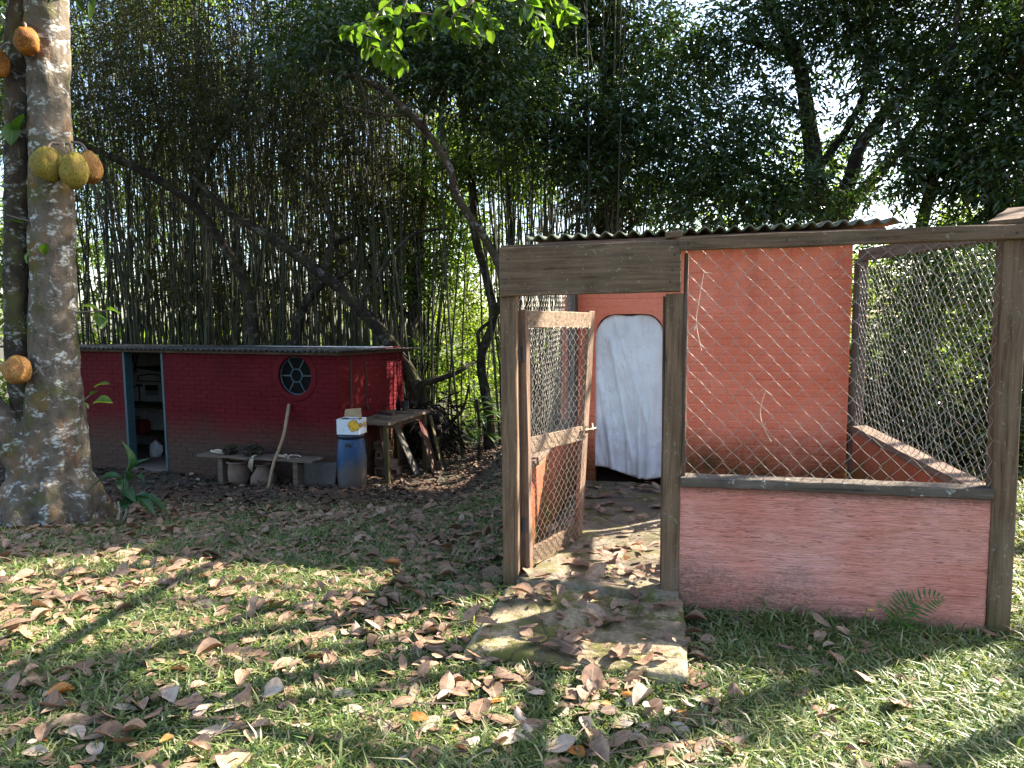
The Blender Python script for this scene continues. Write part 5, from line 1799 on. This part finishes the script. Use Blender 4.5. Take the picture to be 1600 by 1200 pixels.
# dark ragged stump with dead fronds, and the bent log over it
sb = pw(668, 700, 12.4)
sb.z = float(ground_z(sb.x, sb.y)) - 0.03
st_ = empty('dead_stump', sb)
tag(st_, 'dark ragged stump wrapped in dead fronds beside the shed table', 'stump')
bm = bmesh.new()
bmesh.ops.create_icosphere(bm, subdivisions=5, radius=1.0)
for v in bm.verts:
    f = 1 + 0.35 * mnoise.noise(v.co * 2.2) + 0.2 * mnoise.noise(v.co * 6)
    v.co = Vector((v.co.x * 0.38 * f * (1 + 0.25 * max(0, v.co.z)), v.co.y * 0.38 * f, (v.co.z + 0.9) * 0.5))
me_ = bpy.data.meshes.new('stump_body')
bm.to_mesh(me_)
bm.free()
shade_smooth(link('stump_body', me_, M_['bark_dark'], st_))
mb = MB()
limb_tube(mb, [(Vector((-0.10, 0, 0.6)), 0.06), (Vector((-0.22, 0, 0.95)), 0.065), (Vector((-0.10, -0.05, 1.30)), 0.065), (Vector((0.25, -0.05, 1.42)), 0.055), (Vector((0.55, 0.0, 1.52)), 0.04), (Vector((0.85, 0.3, 1.7)), 0.03)], 10)
limb_tube(mb, [(Vector((0.35, 0, 0.6)), 0.04), (Vector((0.62, 0, 0.85)), 0.03), (Vector((0.75, 0, 1.3)), 0.02)], 6)
mb.build('bent_log', M_['bark_dark'], st_, smoothed=True)
b_, d_ = scatter_clumps([((0, 0, 0.5), (0.5, 0.45, 0.5)), ((0.25, 0, 0.75), (0.35, 0.3, 0.3))], 900, 0.3, 6, 0.6)
V_, F_ = leaf_tris(b_, d_, 0.26, 0.02, 0.5, 0.2, 0.3)
link('dead_fronds', mesh_np('dead_fronds', V_, F_), M_['bark_dark'], st_)
# dark long leaved plant in the gap
gb = pw(748, 715, 11.6)
gb.z = float(ground_z(gb.x, gb.y))
gp = empty('long_leaf_plant', gb)
tag(gp, 'dark plant with long pointed leaves in the gap by the run', 'plant')
dark_blade = [leaf_data('leaf', 'tree_leaf', 8, 3, lance, 0.15, 0.1, 0.1, 0.02, k + 11, w=0.22, tipdrop=-0.35) for k in range(2)]
MB().tube([(0, 0, -0.03), (0.02, 0, 0.5), (-0.02, 0, 1.0)], 0.025, 6).build('stem', M_['bark_dark'], gp)
for k in range(26):
    q = random.uniform(0, 6.28)
    put_leaf(dark_blade[k % 2], None, gp, (0, 0, random.uniform(0.3, 1.0)), (math.cos(q), math.sin(q), random.uniform(-0.1, 0.6)), random.uniform(0.35, 0.55), random.uniform(-0.3, 0.3))

# ================================================================== OVERHANGING BRANCH
ob = pw(720, -120, 5.4)
br = empty('overhanging_branch', ob)
tag(br, 'bright sunlit broad leaved branch hanging into view above the clearing', 'branch')
mb = MB()
ends = []
subs = [[(720, -160), (650, -40), (590, 20), (545, 50)], [(650, -40), (620, 40), (610, 75), (620, 95)], [(720, -160), (720, -30), (690, 25), (660, 45)], [(720, -30), (745, 10), (765, 40)],
        [(760, -150), (800, -40), (825, 10), (850, 50)], [(800, -40), (850, -20), (890, 25)], [(590, 20), (570, 60), (600, 85)], [(690, 25), (640, 20), (605, 40)], [(825, 10), (815, -10), (860, 10)], [(740, 0), (705, 30), (735, 50)]]
for sp in subs:
    Y_ = 5.4 + random.uniform(-0.25, 0.25)
    P3 = [tuple(pw(x, y, Y_) - ob) for x, y in sp]
    arr = catmull(P3, 5)
    mb.tube([tuple(p) for p in arr], list(np.linspace(0.010, 0.003, len(arr))), 5)
    ends.append(arr)
mb.build('twig', M_['twig'], br, smoothed=True)
for arr in ends:
    n_ = len(arr)
    for q in range(n_ // 3, n_):
        for rep in range(2 if q < n_ - 2 else 5):
            a_ = random.uniform(0, 6.28)
            dv = Vector((math.cos(a_), math.sin(a_) * 0.8, random.uniform(-0.75, 0.45))) + Vector(arr[q] - arr[max(0, q - 1)]).normalized() * 0.7
            put_leaf(green_leaves[random.randrange(4)], None, br, arr[q], dv, random.uniform(0.085, 0.14), random.uniform(-1.0, 1.0))
# ================================================================== SHADE TREES beyond the right edge of the view
SHX, SHY = SUN_DIR.x / math.tan(SUN_EL), SUN_DIR.y / math.tan(SUN_EL)      # run of a shadow for each metre of height
dapples = [(-2.1, 3.0, .2), (-2.9, 3.2, .16), (-1.75, 2.45, .2), (1.35, 3.2, .10), (2.3, 3.0, .10), (2.5, 2.45, .12),
           (0.2, 2.36, .08), (-0.5, 2.50, .08), (-3.6, 4.1, .18), (1.0, 2.68, .08), (-2.7, 4.6, .13)]
cls_ = []
for (x, y, q) in dapples:
    z = random.uniform(4.6, 6.4)
    cls_.append(((x + z * SHX, y + z * SHY, z), (q, q, q * 0.6)))
b0 = Vector((7.8, 5.6, float(ground_z(7.8, 5.6)) - 0.1))
tr_ = [(b0, 0.14), (b0 + Vector((0.05, 0, 2.5)), 0.10), (b0 + Vector((-0.3, 0.1, 4.2)), 0.07), (b0 + Vector((-0.6, 0.1, 6.0)), 0.03)]
make_tree('shade_tree', 'slim shade tree beyond the corner post of the run, casting dapples on the lawn', [tr_], cls_, 90 * len(cls_), 0.14, 0.07, 'tree_leaf', 'bark_dark', None, 0.10, 0.2)

for (bx_, by_, ht_, lab) in ((6.3, 6.0, 8.6, 'thin pole like tree just beyond the corner post of the run'), (9.2, 7.9, 10.5, 'thin leaning tree farther out beyond the shade tree'), (5.6, 4.1, 6.0, 'young thin tree standing close beside the run corner')):
    b0 = Vector((bx_, by_, float(ground_z(bx_, by_)) - 0.1))
    tp = b0 + Vector((random.uniform(-0.4, 0.4), 0.2, ht_))
    make_tree('young_tree', lab, [[(b0, 0.085), (b0.lerp(tp, 0.4) + Vector((0.1, 0, 0)), 0.07), (b0.lerp(tp, 0.75), 0.05), (tp, 0.02)]],
              [(tuple(tp + Vector((random.uniform(-0.5, 0.5), random.uniform(-0.5, 0.5), random.uniform(-0.3, 0.9)))), (0.3, 0.3, 0.2)) for q in range(5)], 420, 0.13, 0.06, 'tree_leaf', 'bark_dark', 'young trees beyond the run', 0.12, 0.2)

# ================================================================== LEAF LITTER
ERI = Matrix.Rotation(-ENC_RZ, 3, 'Z')


def surface(x, y):
    """height of what a leaf falls on, or None where nothing can lie; second value: kind of place"""
    l_ = ERI @ (Vector((x, y, 0)) - ENC_O)
    if 0.06 < l_.x < 1.0 and -0.82 < l_.y < -0.1:
        return 0.082 - 0.03 * (-0.1 - l_.y) / 0.8 + 0.012, 'step'
    if 0.10 < l_.x < 0.90 and -0.1 <= l_.y < 0.12:
        return 0.125, 'door'
    if 0.10 < l_.x < 2.35 and 0.12 <= l_.y < D - 0.03:
        return 0.125, 'floor'
    if -0.06 < l_.x < 2.65 and -0.07 < l_.y < D + 2.5:
        return None, ''
    s_ = SHM.inverted() @ Vector((x, y, 0))
    if SX0 - 0.1 < s_.x < 0.02 and -0.02 < s_.y < SD + 0.1:
        return None, ''
    if (x - jbase.x) ** 2 + (y - jbase.y) ** 2 < 0.36 ** 2:
        return None, ''
    return float(ground_z(x, y)), 'lawn'


variants = [(0.10, 0.03, 0.10, 0.05, 1), (0.35, 0.05, 0.2, 0.06, 2), (-0.20, 0.07, -0.2, 0.06, 3), (0.05, 0.02, 0.05, 0.04, 4), (0.55, 0.06, 0.25, 0.07, 5), (0.2, 0.10, -0.3, 0.09, 6), (-0.35, 0.05, 0.3, 0.07, 7), (0.15, -0.06, 0.15, 0.06, 8)]
near_m = {}
for mt in ('dry_leaf', 'orange_leaf', 'pale_leaf'):
    near_m[mt] = [leaf_data('fallen_leaf', mt, 9, 5, obov if k % 2 else oval, c_, b_, t_, w_, sd, w=0.56) for k, (c_, b_, t_, w_, sd) in enumerate(variants)]
far_m = [make_leaf_mesh('f', 5, 2, obov if k % 2 else oval, c_, b_, t_, w_, sd, w=0.56) for k, (c_, b_, t_, w_, sd) in enumerate(variants)]
pts_ = []
for k in range(90000):
    y = random.uniform(1.9, 14.0)
    x = random.uniform(-0.80 * y - 0.8, 0.80 * y + 0.8)
    z, place = surface(x, y)
    if z is None:
        continue
    dens = 95.0
    nz = mnoise.noise((x * 0.9, y * 0.9, 2.0))
    if place == 'lawn':
        if y > 7.8:
            dens = 190 if x < 1.5 else 45
        elif x < 0.9:
            dens = 225 + 180 * nz
            if y < 3.0:
                dens = 200 + 190 * nz
        else:
            dens = 55 + 60 * nz
    elif place == 'step':
        dens = 120
    elif place == 'door':
        dens = 110
    else:
        l_ = ERI @ (Vector((x, y, 0)) - ENC_O)
        dens = 85 if l_.y < 0.9 else 60
    area = 12.1 * (1.6 * y + 1.6)
    if random.random() < dens * area / 90000 * 1.0:
        pts_.append((x, y, z, place))
pts_.sort(key=lambda q: q[1])
inview = 0
LIT = {'leaf_litter': ([], [], []), 'old_leaf_litter': ([], [], [])}
offs = {'leaf_litter': 0, 'old_leaf_litter': 0}
LAB = {'dry_leaf': 'dull brown dry leaf lying curled on the lawn or doorstep', 'orange_leaf': 'orange brown dry leaf standing out among the duller leaves',
       'pale_leaf': 'pale greyish dry leaf lying curled on the lawn or doorstep'}
for (x, y, z, place) in pts_:
    L_ = max(0.035, random.gauss(0.090, 0.034)) * (0.92 if y > 8 else 1.0)
    yaw = random.uniform(0, 6.28)
    til = random.gauss(0, 0.14)
    rol = random.gauss(0, 0.22) + (math.pi if random.random() < 0.4 else 0)
    lift = 0.018 if place == 'lawn' else 0.010
    if random.random() < 0.06:
        til += random.uniform(-0.7, -0.3)
        lift += 0.02
    mw = Matrix.Translation((x, y, z + lift + random.uniform(0, 0.014))) @ Matrix.Rotation(yaw, 4, 'Z') @ Matrix.Rotation(til, 4, 'Y') @ Matrix.Rotation(rol, 4, 'X') @ Matrix.Diagonal((L_, L_ * random.uniform(0.7, 1.2), L_ * random.uniform(0.4, 1.1), 1)) @ Matrix.Translation((-0.5, 0, 0))
    vis = abs(x) < 0.72 * y and (1.6 - z) / y < 0.655
    if vis and inview < 300:
        inview += 1
        mt = random.choices(('dry_leaf', 'orange_leaf', 'pale_leaf'), (0.66, 0.04, 0.30))[0]
        o = link('fallen_leaf', random.choice(near_m[mt]), None)
        o.matrix_world = mw
        tag(o, LAB[mt], 'leaf', 'fallen leaves on the lawn')
    else:
        V_, F_, U_ = random.choice(far_m)
        A = np.array(mw)
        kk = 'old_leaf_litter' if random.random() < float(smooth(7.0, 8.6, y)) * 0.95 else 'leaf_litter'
        LIT[kk][0].append(V_ @ A[:3, :3].T + A[:3, 3])
        LIT[kk][1].append(F_ + offs[kk])
        LIT[kk][2].append(U_)
        offs[kk] += len(V_)
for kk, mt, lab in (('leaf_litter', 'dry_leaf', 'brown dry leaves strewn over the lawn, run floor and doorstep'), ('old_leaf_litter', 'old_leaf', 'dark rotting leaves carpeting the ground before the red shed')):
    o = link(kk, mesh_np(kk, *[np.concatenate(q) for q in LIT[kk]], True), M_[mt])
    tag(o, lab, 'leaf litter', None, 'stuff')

mb = MB()
for k in range(320):
    y = random.uniform(2.2, 11.5)
    x = random.uniform(-0.78, 0.5) * y
    z, place = surface(x, y)
    if z is None:
        continue
    q = random.uniform(0, 3.14)
    l_ = random.uniform(0.04, 0.16)
    dv = Vector((math.cos(q), math.sin(q), random.uniform(-0.1, 0.1)))
    c = Vector((x, y, z + (0.03 if place == 'lawn' else 0.02)))
    mb.tube([c - dv * l_, c + Vector((random.uniform(-0.02, 0.02), random.uniform(-0.02, 0.02), 0.005)), c + dv * l_], random.uniform(0.0012, 0.0032), 4)
o = mb.build('twig_litter', M_['twig'])
tag(o, 'thin dry twigs scattered among the fallen leaves', 'twigs', None, 'stuff')

# ================================================================== GRASS
NB = 900000
gy_ = 1.9 + (9.5 - 1.9) * rng.uniform(0, 1, NB) ** 1.7
gx_ = rng.uniform(-1, 1, NB) * (0.80 * gy_ + 0.7)
lx = (gx_ - ENC_O.x) * math.cos(ENC_RZ) + (gy_ - ENC_O.y) * math.sin(ENC_RZ)
ly = -(gx_ - ENC_O.x) * math.sin(ENC_RZ) + (gy_ - ENC_O.y) * math.cos(ENC_RZ)
nz = np.sin(gx_ * 2.1 + 1.3 * np.sin(gy_ * 1.7)) * np.sin(gy_ * 2.6 + np.sin(gx_ * 1.3) * 1.5) * 0.5 + 0.35 * np.sin(gx_ * 7.1 + 2 * np.sin(gy_ * 6)) * np.sin(gy_ * 8.3)
keepp = 0.50 + 0.38 * nz
keepp = np.where(gx_ > 1.0, keepp + 0.25, keepp)
keepp = keepp * (1 - smooth(6.6, 9.0, gy_)) * np.where(gy_ > 5.0, 0.8, 1.0)
inside = ((lx > -0.04) & (lx < 2.62) & (ly > -0.055) & (ly < 6)) | ((lx > 0.07) & (lx < 0.985) & (ly > -0.83) & (ly < 0.0))
keepp = np.where(inside, 0, keepp)
keepp = np.where((gx_ - jbase.x) ** 2 + (gy_ - jbase.y) ** 2 < 0.45 ** 2, 0, keepp)
sel = rng.uniform(0, 1, NB) < keepp
gx_, gy_, nzs = gx_[sel], gy_[sel], nz[sel]
edge = ((lx[sel] > 0.9) & (lx[sel] < 2.75) & (ly[sel] > -0.22) & (ly[sel] < 0)) | ((lx[sel] > -0.15) & (lx[sel] < 0.06) & (ly[sel] > -1.0) & (ly[sel] < 0.1))
n_ = len(gx_)
gz_ = ground_z(gx_, gy_) - 0.004
h_ = rng.gamma(4.0, 0.0078, n_) * (0.85 + 0.3 * nzs) * np.where(edge, 1.35, 1.0) * (1 + 0.04 * gy_)
w_ = rng.uniform(0.0022, 0.0048, n_) * (1 + 0.10 * gy_)
yaw = rng.uniform(0, 2 * math.pi, n_)
lean = rng.uniform(0.5, 2.3, n_)
dx, dy = np.cos(yaw), np.sin(yaw)
tw_ = rng.uniform(-0.9, 0.9, n_)
sx_, sy_ = -np.sin(yaw + tw_), np.cos(yaw + tw_)
B = np.stack([gx_, gy_, gz_], 1)
side = np.stack([sx_ * w_, sy_ * w_, 0 * w_], 1)
out = np.stack([dx, dy, 0 * dx], 1) * (h_ * lean)[:, None]
upv = np.array([0, 0, 1.0]) * h_[:, None]
mid = B + out * 0.35 + upv * 0.62
tip = B + out * 1.0 + upv * (1.0 - 0.30 * np.clip(lean - 0.5, 0, 1))[:, None]
V_ = np.stack([B - side, B + side, mid + side * 0.85, mid - side * 0.85, tip], 1).reshape(-1, 3)
i0 = np.arange(n_) * 5
F_ = np.stack([np.stack([i0, i0 + 1, i0 + 2], 1), np.stack([i0, i0 + 2, i0 + 3], 1), np.stack([i0 + 3, i0 + 2, i0 + 4], 1)], 1).reshape(-1, 3)
print('grass blades', n_)
o = link('grass', mesh_np('grass', V_, F_), M_['grass'])
tag(o, 'short patchy lawn grass showing between the fallen leaves', 'grass', None, 'stuff')

# ================================================================== SMALL PLANTS BY THE LOW WALL
fb = ENC_O + Matrix.Rotation(ENC_RZ, 3, 'Z') @ Vector((2.06, -0.12, 0))
fb.z = float(ground_z(fb.x, fb.y))
fe = empty('fern', fb)
tag(fe, 'small bright green fern at the foot of the low pink wall', 'fern')
for k, (dx_, dy_, L_) in enumerate(((0.75, -0.25, 0.27), (-0.55, -0.35, 0.21), (0.1, -0.6, 0.18), (0.35, 0.0, 0.23))):
    n1 = 13
    mb = MB()
    P = []
    for i in range(n1 + 1):
        t = i / n1
        P.append(Vector((dx_ * L_ * t, dy_ * L_ * t, L_ * 1.25 * math.sin(t * 1.9) * 0.62)))
    mb.tube(P, 0.0016, 4)
    for i in range(2, n1):
        t = i / n1
        ax = (P[i + 1] - P[i]).normalized()
        sd = ax.cross(Vector((0, -0.6, 1))).normalized()
        ll = 0.075 * math.sin(math.pi * (0.12 + 0.88 * t)) ** 0.8 + 0.006
        for sg in (-1, 1):
            tip_ = P[i] + sd * sg * ll + ax * ll * 0.35
            mm = P[i] + sd * sg * ll * 0.5 + ax * ll * 0.12
            mb.add([P[i] - ax * 0.003, mm - ax * 0.006, tip_, mm + ax * 0.006], [(0, 1, 2, 3)])
    mb.build('frond', M_['fern'], fe)
fb = ENC_O + Matrix.Rotation(ENC_RZ, 3, 'Z') @ Vector((1.93, -0.16, 0))
fb.z = float(ground_z(fb.x, fb.y))
fw = empty('yellow_flower', fb)
tag(fw, 'tiny yellow flower on a thin stem beside the fern', 'flower')
MB().tube([(0, 0, -0.01), (0.004, 0, 0.06), (0, -0.005, 0.12)], 0.0016, 4).build('stem', M_['stem_green'], fw)
for k in range(7):
    q = k * 2 * math.pi / 7
    MB().add([(0, -0.005, 0.12), (0.011 * math.cos(q - 0.3), 0.011 * math.sin(q - 0.3) - 0.005, 0.125), (0.018 * math.cos(q), 0.018 * math.sin(q) - 0.005, 0.128), (0.011 * math.cos(q + 0.3), 0.011 * math.sin(q + 0.3) - 0.005, 0.125)], [(0, 1, 2, 3)]).build('petal', M_['yellow'], fw)
